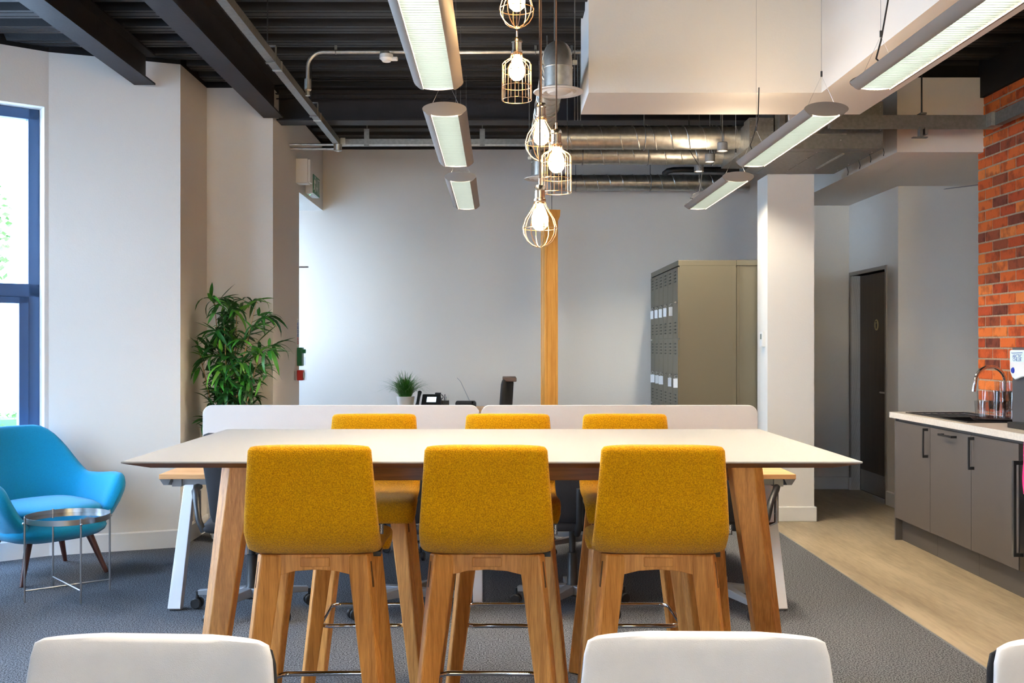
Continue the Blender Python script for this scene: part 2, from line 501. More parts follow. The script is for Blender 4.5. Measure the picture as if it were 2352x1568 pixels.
struct(seg((XR, YB), (XL, YB), 0, DECK + .06, .2, ((1.2, 4.0, .8, 3.0), (6.2, 8.6, .8, 3.0))).build('wall_front', white))

# L-shaped plaster bulkhead hanging under the deck
bk = MB(); bk.box(.52, 2.262, 5.85, 6.40, 2.848, DECK + .05); bk.box(1.85, 2.262, YB, 5.85, 2.848, DECK + .05)
struct(bk.build('ceiling', white))
struct(MB().box(2.262, 2.268, YB, 6.4, 3.2, 3.21).build('trim_2', black_paint))

# skirtings
def skirting(side, p0, p1, h=.125, t=.018):
    p0 = Vector((*p0, 0)); p1 = Vector((*p1, 0)); u = (p1 - p0).normalized(); n = Vector((u.y, -u.x, 0)) * t
    a, b = p0 - u * 0, p1 + u * 0
    m = MB(); m.hexa([(a.x, a.y, 0), (b.x, b.y, 0), (b.x + n.x, b.y + n.y, 0), (a.x + n.x, a.y + n.y, 0), (a.x, a.y, h), (b.x, b.y, h), (b.x + n.x, b.y + n.y, h - .008), (a.x + n.x, a.y + n.y, h - .008)])
    struct(m.build('baseboard_' + side, skirt))
for p0, p1 in (((XL, YB), B_), (B_, A_), (A_, (C_[0] + .018, C_[1])), (C_, D_), (D_, (E_[0] + .018, E_[1])), (E_, F_)): skirting('left', p0, p1)
skirting('back', (-3.0, 10.05), (3.45, 10.05))
skirting('right', (3.45, 10.05), (3.45, 9.99)); skirting('right', (3.45, 9.06), (3.45, 8.802)); skirting('right', (3.45, 8.82), (4.5, 8.82))

# column with its skirting
colm = B(2.16, 2.533, 8.195, 8.515, 0, 2.775).build('column', white); struct(colm)
sk = B(2.142, 2.551, 8.177, 8.533, 0, .118).build('column_base', skirt, colm, bevel=.006)

# ---- windows
def window(name, p0, p1, z0, z1, inset, mull=(), split=None, mat=None):
    """frame standing in a wall hole between plan points p0, p1, pushed outwards"""
    p0 = Vector((*p0, 0)); p1 = Vector((*p1, 0)); L = (p1 - p0).length; u = (p1 - p0) / L; n = Vector((-u.y, u.x, 0))
    ang = math.atan2(u.y, u.x)
    root = struct(thing(name, None, None, p0 + n * inset, ang)); 
    F = .072; D = .07
    f = MB(); f.box(0, L, 0, D, z0, z0 + F); f.box(0, L, 0, D, z1 - F, z1); f.box(0, F, 0, D, z0, z1); f.box(L - F, L, 0, D, z0, z1)
    if split: f.box(0, L, 0, D, split - .045, split + .045)
    for q in mull: f.box(q - F / 2, q + F / 2, 0, D, z0, z1)
    f.build('window_frame', frame_blue, root, bevel=.004)
    if split:
        xs = [0] + list(mull) + [L]
        for i in range(len(xs) - 1):
            a = xs[i] + (F if i == 0 else F / 2); b = xs[i + 1] - (F if i == len(xs) - 2 else F / 2)
            s = MB(); zz0, zz1 = z0 + F, split - .045; t = .06
            s.box(a, b, -.012, D - .01, zz0, zz0 + t); s.box(a, b, -.012, D - .01, zz1 - t * .7, zz1); s.box(a, a + t, -.012, D - .01, zz0, zz1); s.box(b - t, b, -.012, D - .01, zz0, zz1)
            s.build('sash', frame_blue, root, bevel=.003)
    B(.03, L - .03, D / 2, D / 2 + .006, z0 + .03, z1 - .03).build('pane', mat or glass_clear, root)
    return root
ub = Vector((A_[0] - B_[0], A_[1] - B_[1])).normalized()
wp0 = (B_[0] + ub.x * .12, B_[1] + ub.y * .12); wp1 = (B_[0] + ub.x * (bayL - .028), B_[1] + ub.y * (bayL - .028))
window('window_1', wp0, wp1, .35, 3.0, .12, (.72,), 1.775)
for i, (s, e) in enumerate(((10.6, 11.9), (12.2, 13.6))):
    window('window_%d' % (i + 2 if i < 2 else 7), (XL, YB + s), (XL, YB + e), .35, 3.0, .12, (.65,), 1.775)
window('window_5', (3.5, YB), (.7, YB), .8, 3.0, .1, (1.4,), 1.9, glass_warming)  # added unseen window, throws warm light on surfaces facing the camera
window('window_6', (-1.5, YB), (-3.9, YB), .8, 3.0, .1, (1.2,), 1.9)  # added unseen window, clear daylight from behind the camera
window('window_4', (-3.0, 8.92), (-3.0, 9.97), 1.35, 2.68, .04)
struct(MB().hexa([(wp0[0], wp0[1], .33), (wp1[0], wp1[1], .33), (wp1[0] - ub.y * .2, wp1[1] + ub.x * .2, .33), (wp0[0] - ub.y * .2, wp0[1] + ub.x * .2, .33),
                  (wp0[0], wp0[1], .352), (wp1[0], wp1[1], .352), (wp1[0] - ub.y * .2, wp1[1] + ub.x * .2, .352), (wp0[0] - ub.y * .2, wp0[1] + ub.x * .2, .352)]).build('trim_3', skirt))

# ---- corridor door
d = struct(thing('door_1', None, None, (3.45, 9.10, 0)))
fr = MB(); fr.box(-.012, .15, -.035, 0, 0, 2.12); fr.box(-.012, .15, .89, .925, 0, 2.12); fr.box(-.012, .15, 0, .89, 2.085, 2.12)
fr.build('door_frame', M('door_frame_grey', (150, 142, 132), .4), d, bevel=.003)
lf = B(.085, .125, .004, .886, .004, 2.082).build('door_leaf', doorwood, d)
B(.0832, .085, .03, .86, .01, .21).build('kick_plate', steel, d)
hh = MB(); hh.lathe([(.026, 0), (.026, -.008)], (.085, .09, .98), 20, 'x'); hh.path([(.08, .09, .98), (.035, .09, .98), (.03, .1, .98), (.03, .215, .98)], .009, 10)
hh.build('door_handle', steel, d, smooth=True)
sg = MB().lathe([(.052, 0), (.052, -.003)], (.085, .45, 1.60), 24, 'x').build('round_sign', M('brass_sign', (190, 176, 130), .4, .5), d)
pc = MB(); pc.sphere((.0815, .45, 1.628), .008, 8, 6); pc.box(.0805, .082, .436, .464, 1.585, 1.615); pc.box(.0805, .082, .44, .448, 1.565, 1.588); pc.box(.0805, .082, .452, .46, 1.565, 1.588)
pc.build('pictogram', blackpl, d)

# ---- brick wall: every brick its own piece on the mortared wall
bw = struct(thing('wall_right_bricks', None, None, (3.455, 7.364, 0)))
bmesh_full = []
for q in range(4):
    rr = random.Random(q)
    m = MB(); Lb, H, T = .203, .064, .03
    xs = [rr.uniform(-.0012, .0012) for _ in range(8)]
    m.hexa([(0 + xs[0], .0, 0), (T, 0, 0), (T, Lb, 0), (0 + xs[1], Lb, 0), (0 + xs[2], .0, H), (T, 0, H), (T, Lb, H), (0 + xs[3], Lb, H)])
    me = m.mesh('brick', brick_m)
    bmesh_full.append(me)
hm = MB().box(0, .03, 0, .095, 0, .064).mesh('brick', brick_m)
def soft(o):
    b = o.modifiers.new('bevel', 'BEVEL'); b.width = .004; b.segments = 1
nb = 0; rr = random.Random(3)
PITCH, CRS = .215, .075
row = 0; z = .942 - CRS * 1
rest = MB()
while z < 3.15:
    y = 0.0
    first = True
    while y > -12:
        half = first and row % 2
        L = .095 if half else .203
        top = min(.064, 3.165 - z)
        if y > -1.75 and nb < 296:
            o = bpy.data.objects.new('brick', hm if half else rr.choice(bmesh_full)); COL.objects.link(o); o.parent = bw
            o.location = (rr.uniform(-.002, .001), y - L, z); soft(o); nb += 1
            if top < .063: o.scale = (1, 1, top / .064)
        else:
            dx = rr.uniform(-.003, .002)
            rest.box(dx, .03, y - L, y, z, z + top)
        y -= L + .012; first = False
    z += CRS; row += 1
o = rest.build('brickwork', brick_m, bw); o['kind'] = 'stuff'
# bricks behind and under the worktop line stay covered by units

# ------------------------------------------------------------------ steel beams under the deck
def ibeam(name, label, a, b, zb, zt, w, axis='y', grp=None):
    """a,b run along the axis; w = (lo, hi) of the flange"""
    root = thing(name, label, 'beam', ((w[0] + w[1]) / 2, a, zb) if axis == 'y' else (a, (w[0] + w[1]) / 2, zb), 0, grp)
    hw = (w[1] - w[0]) / 2; H = zt - zb; L = b - a
    def bx(x0, x1, z0, z1): return B(x0, x1, 0, L, z0, z1) if axis == 'y' else B(0, L, x0, x1, z0, z1)
    bx(-hw, hw, 0, .012).build('bottom_flange', beam_paint, root)
    bx(-.005, .005, .012, H - .012).build('web', beam_paint, root)
    bx(-hw, hw, H - .012, H).build('top_flange', beam_paint, root)
    return root
ibeam('steel_beam', 'dark grey steel beam running to the pale bay wall, leftmost under the deck', YB, 7.02, 3.19, DECK, (-2.49, -2.345), grp='steel beams under the ceiling deck')
ibeam('steel_beam', 'dark grey steel beam right beside the cable tray, ending at the cross beam', YB, 7.79, 3.135, DECK, (-1.78, -1.63), grp='steel beams under the ceiling deck')
xb = ibeam('steel_beam', 'black cross beam spanning left to right before the back wall', -1.70, 2.83, 3.135, DECK, (7.87, 8.05), 'x', grp='steel beams under the ceiling deck')
pm = MB(); pm.box(0, 4.5, -.14, -.10, .195, .199)
x = .02
while x < 4.5:
    pm.box(x, x + .022, -.10, -.098, .16, .199) ; x += .045
pm.box(0, 4.5, -.10, -.098, .16, .168)
pm.build('perforated_strip', beam_paint, xb)
# ------------------------------------------------------------------ high table
tb = thing('high_table', 'long white-topped high table on splayed oak legs in the middle of the room', 'table', (-.018, 3.72, 0))
HX, HY = 1.126, .612
MB().box(-HX, HX, -HY, HY, 1.0445, 1.05).build('tabletop', topwhite, tb, bevel=.0012)
m = MB(); a = .0005
r0 = [(-HX + a, -HY + a, 1.0445), (HX - a, -HY + a, 1.0445), (HX - a, HY - a, 1.0445), (-HX + a, HY - a, 1.0445)]
r1 = [(-HX + .075, -HY + .045, 1.026), (HX - .075, -HY + .045, 1.026), (HX - .075, HY - .045, 1.026), (-HX + .075, HY - .045, 1.026)]
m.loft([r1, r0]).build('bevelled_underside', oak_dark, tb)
for s in (-1, 1):
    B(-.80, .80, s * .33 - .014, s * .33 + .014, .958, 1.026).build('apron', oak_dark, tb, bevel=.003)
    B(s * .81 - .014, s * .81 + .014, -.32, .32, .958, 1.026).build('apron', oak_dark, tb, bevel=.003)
for sx in (-1, 1):
    for sy in (-1, 1):
        def sec(cx, cy, z, wx, wy):
            # outer corner cut off
            q = [(-wx, -wy), (wx * .35, -wy), (wx, -wy * .2), (wx, wy), (-wx, wy)]
            return [(cx + sx * p, cy - sy * r, z) for p, r in q]
        rings = [sec(sx * .828, sy * .36, 1.026, .055, .04), sec(sx * .945, sy * .45, 0, .036, .03)]
        MB().loft(rings).build('leg', oak, tb, bevel=.004)

# ------------------------------------------------------------------ bar stools
def make_stool(label):
    t = thing('bar_stool', label, 'stool', (0, 0, 0), 0, 'yellow bar stools around the high table')
    st = [(0, -.241, 1.108, .80, .30), (0, -.240, 1.104, .86, .70), (0, -.239, 1.094, .895, .96), (0, -.236, 1.07, .905, 1), (0, -.230, 1.02, .925, 1), (0, -.222, .96, .95, 1), (0, -.212, .90, .975, 1), (0, -.200, .85, .995, 1),
          (0, -.183, .815, 1.0, 1.05), (0, -.158, .793, 1.0, 1.1), (0, -.125, .783, 1.0, 1.08), (0, -.07, .778, 1.0, 1), (0, 0, .776, 1.0, 1), (0, .09, .778, 1.03, 1), (0, .15, .778, 1.04, 1.08),
          (0, .185, .768, 1.04, 1.1), (0, .203, .745, 1.03, 1.0), (0, .208, .722, 1.0, .85), (0, .209, .71, .97, .5)]
    MB().strip(st, .203, .021, 36, 9.0, lambda u: .012 if u < .4 else -.004).build('padded_shell', yellow, t, smooth=1.2)
    # cross rails with a shallow arch underneath
    for sy in (-1, 1):
        f = MB(); y0 = sy * .132
        top = .7635
        f.prism([(-.125, .697), (-.06, .713), (0, .717), (.06, .713), (.125, .697), (.125, top), (-.125, top)], y0 - .013, y0 + .013, 'y')
        f.build('seat_rail', oak, t, bevel=.002)
    for sx in (-1, 1): MB().prism([(-.11, .70), (0, .715), (.11, .70), (.11, .7635), (-.11, .7635)], sx * .128 - .012, sx * .128 + .012, 'x').build('side_rail', oak, t, bevel=.002)
    B(-.045, .045, -.149, -.13, .726, .755).build('cross_block', oak, t, bevel=.003)
    for sx in (-1, 1):
        for sy in (-1, 1):
            a = Vector((sx * .136, sy * .135, .7635)); b = Vector((sx * .222, sy * .20, 0))
            L = MB().bar(a, b, .036, .022, .024, .017, rot=0)
            L.turn(0)
            # twist the section a little so the outer corner faces out
            def twist(m, ang):
                out = []
                for i, p in enumerate(m.v):
                    c = a if i < 4 else b
                    dx, dy = p[0] - c.x, p[1] - c.y
                    ca, sa = math.cos(ang), math.sin(ang)
                    out.append((c.x + dx * ca - dy * sa, c.y + dx * sa + dy * ca, p[2]))
                m.v = out
            ang = sx * sy * R(24)
            twist(L, ang)
            o = L.build('leg', oak, t, bevel=.006)
            # the dark end-grain key near the top of the outer face
            d = (b - a).normalized(); q = a + d * .05
            k = MB().bar(a + d * .02, a + d * .098, .001, .0045, rot=-ang)
            n_ = Vector((sx, 0, 0))
            off = Vector((math.cos(ang) * .0352 * sx, math.sin(ang) * .0352 * sx, 0))
            k.v = [(v[0] + off.x, v[1] + off.y, v[2]) for v in k.v]
            k.build('tenon_key', tenon, t)
    h, w_, rr = .168, .172, .04
    pts = []
    for (cx, cy, a0) in ((w_ - rr, h - rr, 0), (-w_ + rr, h - rr, 90), (-w_ + rr, -h + rr, 180), (w_ - rr, -h + rr, 270)):
        pts += [(cx + rr * math.cos(R(a0 + q)), cy + rr * math.sin(R(a0 + q)), .30) for q in (0, 22, 45, 68, 90)]
    pts.append(pts[0])
    MB().path(pts, .0085, 12, cap=False).build('footrest', chrome, t, smooth=True)
    tg = B(.2015, .213, -.2, -.1965, .835, .866).build('fabric_tag', blackpl, t)
    B(.172, .196, -.10, -.03, .748, .762).build('seat_bracket', blackpl, t)
    text('FINDAN', .0075, paperw, tg, (.2073, -.2003, .8505), (R(90), R(-90), 0))
    return t
st0 = make_stool('yellow felt bar stool nearest the camera, left of the three')
st0.location = (-.562, 3.276, 0); st0.rotation_euler = (0, 0, R(1.5))
for x, y, rz, lab in ((-.030, 3.276, R(-1), 'middle one of the three near yellow bar stools, back to the camera'),
                      (.497, 3.276, R(-2), 'rightmost of the three near yellow bar stools, back to the camera'),
                      (-.532, 4.20, R(181), 'far-side yellow bar stool behind the left near one, facing the camera'),
                      (.040, 4.20, R(179), 'far-side yellow bar stool in the middle, facing the camera'),
                      (.553, 4.20, R(180), 'far-side yellow bar stool on the right, facing the camera')):
    copy_tree(st0, None, lab, (x, y, 0), rz)

# ------------------------------------------------------------------ light grey chairs in the foreground (facing the camera)
def make_grey(label):
    t = thing('dining_chair', label, 'chair', (0, 0, 0), 0, 'light grey upholstered chairs in the foreground')
    def prof(o, k):
        return [(0, .235 + o, .898, .80, .3 * k), (0, .236 + o, .895, .87, .7 * k), (0, .236 + o, .885, .925, .95 * k), (0, .234 + o, .86, .955, k), (0, .226 + o, .80, .985, k), (0, .215 + o, .72, 1, k), (0, .20 + o, .62, 1, k),
                (0, .185 + o, .55, .98, k), (0, .16 + o, .50, .97, k), (0, .11 + o * .4, .47, .98, k), (0, .03, .46 - o, 1, k), (0, -.1, .46 - o, 1.03, k), (0, -.19, .465 - o, 1.0, k), (0, -.225, .455 - o, .95, .8 * k), (0, -.24, .44 - o, .85, .3 * k)]
    bend = lambda u: .030 if u < .5 else -.02
    MB().strip(prof(0, 1), .222, .017, 44, 7.5, bend).build('upholstery', greyfab, t, smooth=1.2)
    MB().strip([(x, y, z - (.014 if z > .7 else 0), a, b) for x, y, z, a, b in prof(.022, .45)], .2225, .012, 44, 7.5, bend).build('outer_shell', blackmesh, t, smooth=1.2)
    for sx in (-1, 1):
        for sy in (-1, 1):
            MB().tube((sx * .15, sy * .13, .435), (sx * .23, sy * .22, 0), .014, .010).build('leg', chrome, t, smooth=True)
    return t
g0 = make_grey('light grey chair back at the bottom left, in front of the left stool')
g0.location = (-.608, 1.56, 0); g0.rotation_euler = (0, 0, R(-3))
copy_tree(g0, None, 'light grey chair back at the bottom, in front of the right stool', (.357, 1.575, 0), R(-1.5))
copy_tree(g0, None, 'light grey chair cut off at the bottom right corner over the wood floor', (1.08, 1.56, 0), R(8))

# ------------------------------------------------------------------ bench desks
def make_desk(label, x):
    t = thing('bench_desk', label, 'desk', (x, 6.18, 0), 0, 'oak topped bench desks behind the high table')
    W = .836
    for s in (-1, 1):
        B(-W, W, min(s * .02, s * .80), max(s * .02, s * .80), .702, .727).build('desktop', oak_desk, t, bevel=.0015)
        B(-W + .06, W - .06, s * .70 - .02, s * .70 + .02, .662, .702).build('support_beam', greymetal, t)
    B(-W + .05, -W + .10, -.74, .74, .655, .70).build('end_beam', greymetal, t); B(W - .10, W - .05, -.74, .74, .655, .70).build('end_beam', greymetal, t)
    return t, W
dl, W = make_desk('left oak bench desk with white legs, behind the stools', -.944)
dr, W = make_desk('right oak bench desk with white legs, behind the stools', .732)
def dleg(par, x, s, name='leg'):
    m = MB().bar((x, s * .46, .66), (x, s * .735, 0), .028, .024, .034, .030)
    m.build(name, whitemetal, par, bevel=.003)
for s in (-1, 1):
    dleg(dl, -.77, s); dleg(dr, .77, s)
    # shared middle legs are straight posts
    B(.836 - .026, .836 + .026, s * .62 - .03, s * .62 + .03, 0, .66).build('middle_leg', whitemetal, dl, bevel=.003)
for par, x in ((dl, -.81), (dr, .81)):
    for s in (-1, 1):
        sx = 1 if x > 0 else -1
        MB().hexa([(x - .03, s * .78, .70), (x + .03, s * .78, .70), (x + .03, s * .68, .70), (x - .03, s * .68, .70), (x - .012, s * .77, .667), (x + .012, s * .77, .667), (x + .03, s * .68, .655), (x - .03, s * .68, .655)]).build('end_bracket', greymetal, par)
def screen(label, x):
    r = .055; a, b, z0, z1 = -.834, .834, .73, 1.0455
    poly = [(a, z0), (b, z0)] + [(b - r + r * math.cos(R(q)), z1 - r + r * math.sin(R(q))) for q in range(0, 91, 10)] + [(a + r + r * math.cos(R(q)), z1 - r + r * math.sin(R(q))) for q in range(90, 181, 10)]
    o = MB().prism(poly, -.012, .012, 'y').build('desk_screen', screenwhite, None, bevel=.003)
    o.location = (x, 6.18, 0)
    return tag(o, label, 'divider', 'white desk screens')
screen('left white round-cornered desk screen behind the high table', -.943)
screen('right white round-cornered desk screen behind the high table', .733)

# ------------------------------------------------------------------ task chairs
def task_chair(label, arms=True):
    t = thing('office_chair', label, 'chair', (0, 0, 0), 0, 'black office chairs at the bench desks')
    for i in range(5):
        a = R(90 + 72 * i); c, s = math.cos(a), math.sin(a)
        MB().bar((c * .03, s * .03, .105), (c * .30, s * .30, .088), .026, .024, .016, .014, side=(-s, c, 0)).build('base_arm', greymetal, t, bevel=.003)
        ca = MB()
        p = Vector((c * .31, s * .31, .03)); q = Vector((-s, c, 0)) * .017
        for k in (-1, 1):
            rings = []
            o = p + q * k
            for (rr, dd) in ((.008, -.009), (.024, -.010), (.029, -.006), (.029, .006), (.024, .010), (.008, .009)):
                ring = []
                for j in range(18):
                    b = 2 * math.pi * j / 18
                    ring.append(o + Vector((-s, c, 0)) * dd + (Vector((c, s, 0)) * math.cos(b) + Vector((0, 0, 1)) * math.sin(b)) * rr)
                rings.append(ring)
            ca.loft(rings)
        ca.tube(p + Vector((0, 0, .02)), p + Vector((0, 0, .06)), .008)
        ca.build('caster', blackpl, t, smooth=True)
    MB().lathe([(.04, .07), (.042, .12), (.03, .135), (.027, .30), (.018, .302), (.018, .43)], (0, 0, 0), 20).build('gas_column', blackpl, t, smooth=True)
    B(-.09, .09, -.09, .09, .425, .445).build('mechanism', blackpl, t, bevel=.005)
    MB().strip([(0, -.235, .475, .85, .3), (0, -.225, .475, .93, .8), (0, -.15, .472, 1, 1), (0, 0, .47, 1, 1), (0, .15, .475, .98, 1), (0, .21, .47, .9, .85), (0, .225, .462, .8, .3)], .235, .03, 28, 5).build('seat', blackmesh, t, smooth=1.2)
    MB().strip([(0, -.235, .50, .78, .5), (0, -.25, .54, .82, 1), (0, -.262, .66, .88, 1), (0, -.272, .80, .97, 1), (0, -.28, .92, 1, 1), (0, -.282, .955, .95, .8), (0, -.282, .965, .85, .3)], .225, .014, 28, 5, lambda u: .03).build('backrest', blackmesh, t, smooth=1.2)
    MB().path([(0, -.05, .43), (0, -.2, .435), (0, -.285, .50), (0, -.3, .68)], .018, 10).build('back_stem', blackpl, t, smooth=True)
    if arms:
        for s in (-1, 1):
            MB().path([(s * .25, .09, .44), (s * .285, .085, .455), (s * .285, .085, .63)], .012, 12).build('arm_post', chrome, t, smooth=True)
            MB().path([(s * .285, .13, .645), (s * .288, .06, .652), (s * .285, -.05, .645), (s * .262, -.15, .60), (s * .245, -.2, .52), (s * .22, -.2, .46)], [.014, .019, .018, .017, .016, .015], 12).build('armrest', blackpl, t, smooth=True)
    return t
oc = task_chair('black office chair at the left end of the desks, beside the white leg')
oc.location = (-1.30, 5.42, 0); oc.rotation_euler = (0, 0, R(8))
for x, y, rz, lab in ((-.48, 5.42, R(-20), 'black office chair seen through the legs of the left bar stool'),
                      (.40, 5.48, R(3), 'black office chair between the middle and right bar stools'),
                      (1.20, 5.50, R(-16), 'black office chair at the right end of the desks, behind the table leg'),
                      (-.45, 7.0, R(170), 'black office chair on the far side of the left desk'),
                      (.62, 7.0, R(195), 'black office chair on the far side of the right desk')):
    copy_tree(oc, None, lab, (x, y, 0), rz)

# high-backed chair seen from the side beyond the screens
t = thing('high_back_chair', 'tall black high-back chair with brown top rail, side-on beyond the screens', 'chair', (.075, 8.3, 0), 0)
t['group'] = 'chairs beyond the screens'
MB().strip([(0, 0, .55, .9, .6), (0, 0, .6, 1, 1), (0, 0, .8, 1, 1), (0, 0, 1.0, 1, 1), (0, 0, 1.09, .97, 1), (0, 0, 1.12, .9, .8), (0, 0, 1.13, .8, .3)], .22, .02, 28, 5).build('backrest', blackmesh, t, smooth=1.2)
bk_ = t.children[0]; bk_.rotation_euler = (R(4), 0, R(78)); bk_.location = (-.07, 0, .01)
MB().box(-.035, .075, -.17, .17, 1.118, 1.152).build('top_rail', M('brown_rail', (84, 62, 50), .5), t, bevel=.006)
MB().strip([(0, -.22, .47, .9, .4), (0, -.15, .48, 1, 1), (0, .15, .48, 1, 1), (0, .22, .47, .9, .4)], .20, .03, 24, 5).build('seat', blackmesh, t, smooth=1.2)
MB().tube((0, 0, .05), (0, 0, .46), .025).build('gas_column', blackpl, t, smooth=True)
for i in range(5):
    a = R(72 * i + 20); MB().bar((0, 0, .09), (math.cos(a) * .3, math.sin(a) * .3, .06), .02, .02, .014, .012, side=(-math.sin(a), math.cos(a), 0)).build('base_arm', greymetal, t)
    MB().sphere((math.cos(a) * .3, math.sin(a) * .3, .028), .028, 12, 8).build('caster', blackpl, t, smooth=True)

# ------------------------------------------------------------------ sideboard beyond the screens with its items
sb = thing('sideboard', 'white low sideboard standing in front of the back wall', 'cabinet', (-.62, 9.0, 0))
B(-.75, .75, -.22, .22, .08, .835).build('body', whitemetal, sb, bevel=.003)
B(-.77, .77, -.24, .24, .835, .86).build('top_board', oak_desk, sb, bevel=.002)
for i in range(3):
    dd = B(-.74 + i * .495, -.25 + i * .495, -.238, -.221, .10, .825).build('door', topwhite, sb, bevel=.002)
    B(-.30 + i * .495, -.285 + i * .495, -.26, -.238, .45, .62).build('handle', steel, dd)
B(-.73, .73, -.2, .2, 0, .08).build('plinth', plinth_m, sb)
SBZ = .86
gp = thing('potted_grass', 'bushy green grass plant in a small white pot on the sideboard', 'plant', (-.795, 8.85, SBZ))
MB().lathe([(.001, .004), (.062, .0), (.078, .10), (.078, .108), (.072, .108), (.070, .09), (.001, .088)], (0, 0, 0), 32).build('pot', whitepl, gp, smooth=True)
gm = MB(); rr = random.Random(11)
for i in range(340):
    a = rr.uniform(0, 2 * math.pi); lean = rr.random() ** .65
    h = rr.uniform(.17, .27) * (1 - .35 * lean); out = .02 + lean * rr.uniform(.18, .33)
    r0 = rr.uniform(0, .045); c, s = math.cos(a), math.sin(a); w0 = rr.uniform(.0036, .0062)
    prev = None; k = len(gm.v); droop = lean * rr.uniform(0, .12)
    n = 5
    for j in range(n + 1):
        u = j / n; rad = r0 + out * (u ** (1.5)); z = .085 + h * (1 - (1 - u) ** 1.6) - droop * u ** 3
        ww = w0 * (1 - u * .92)
        gm.v += [(c * rad - s * ww, s * rad + c * ww, z), (c * rad + s * ww, s * rad - c * ww, z)]
    gm.f += [(k + 2 * j, k + 2 * j + 1, k + 2 * j + 3, k + 2 * j + 2) for j in range(n)]
o = gm.build('grass_blades', grass_m, gp, fix=False); o['kind'] = 'stuff'
ph = thing('desk_phone', 'black desk phone with a lit pale blue screen beside the potted grass', 'phone', (-.63, 8.78, SBZ))
ph.rotation_euler = (0, 0, R(-6))
MB().hexa([(-.02, -.08, 0), (.16, -.08, 0), (.16, .06, 0), (-.02, .06, 0), (-.02, .03, .128), (.135, .03, .128), (.135, .05, .128), (-.02, .05, .128)]).build('body', blackpl, ph, bevel=.006)
MB().path([(-.045, -.10, .03), (-.045, -.06, .06), (-.045, .0, .115), (-.045, .04, .145)], [.018, .014, .014, .018], 10).build('handset', blackpl, ph, smooth=True)
MB().hexa([(.025, -.028, .064), (.105, -.028, .064), (.105, -.020, .064), (.025, -.020, .064), (.025, .008, .106), (.105, .008, .106), (.105, .018, .106), (.025, .018, .106)]).build('display', E('phone_display', (.62, .82, 1), 1.1), ph)
MB().box(.09, .14, .02, .05, .128, .142).build('camera_pod', blackpl, ph, bevel=.003)
ps = thing('pen_tidy', 'small black tidy holding scissors and pens beside the phone', 'stationery', (-.46, 8.86, SBZ))
MB().box(-.03, .04, -.03, .03, 0, .072).build('cup', blackpl, ps, bevel=.004)
MB().ring((-.03, 0, .103), .018, .0035, 'y', 20, 6).build('scissors_handle', blackpl, ps, smooth=True)
for i, (dx, dz, mm) in enumerate(((.0, .125, blackpl), (.018, .12, whitepl), (.03, .118, whitepl), (.01, .105, steel), (-.005, .10, steel))):
    MB().tube((dx * .4, 0, .03), (dx * 1.3 + .004, .0, dz), .0035).build('pen', mm, ps, smooth=True)
rd = thing('radio', 'small black radio with a raised thin aerial on the sideboard', 'radio', (-.275, 8.85, SBZ))
pts = [(-.09, 0), (.09, 0), (.09, .055), (.078, .07), (-.078, .07), (-.09, .055)]
MB().prism(pts, -.03, .03, 'y').build('body', blackpl, rd, bevel=.006)
MB().box(-.06, .06, -.031, -.03, .015, .05).build('speaker_grille', blackmesh, rd)
MB().lathe([(.009, 0), (.009, .004)], (.06, -.03, .055), 12, 'y').build('dial', steel, rd)
MB().path([(.032, .0, .07), (-.045, .0, .235), (-.0755, 0, .268)], [.0034, .0028, .0026], 6).build('aerial', steel, rd)

# ------------------------------------------------------------------ oak post
op = thing('oak_post', 'tall light oak post with a flared top standing behind the screens', 'post', (.41, 8.12, 0), R(14))
MB().box(-.055, .055, -.055, .055, 0, 2.42).build('shaft', oak_pale, op, bevel=.003)
for x in (-.035, .035):
    B(x - .004, x + .004, -.058, -.055, .05, 2.3).build('bead_moulding', oak_pale, op)
    B(-.058, -.055, x - .004, x + .004, .05, 2.3).build('bead_moulding', oak_pale, op)
MB().loft([[(-a, -a, z), (a, -a, z), (a, a, z), (-a, a, z)] for a, z in ((.055, 2.39), (.068, 2.425), (.07, 2.475))]).build('capital', oak_pale, op)
MB().tube((.02, 0, 2.475), (.02, 0, 3.40), .0022).build('cable', blackpl, op)

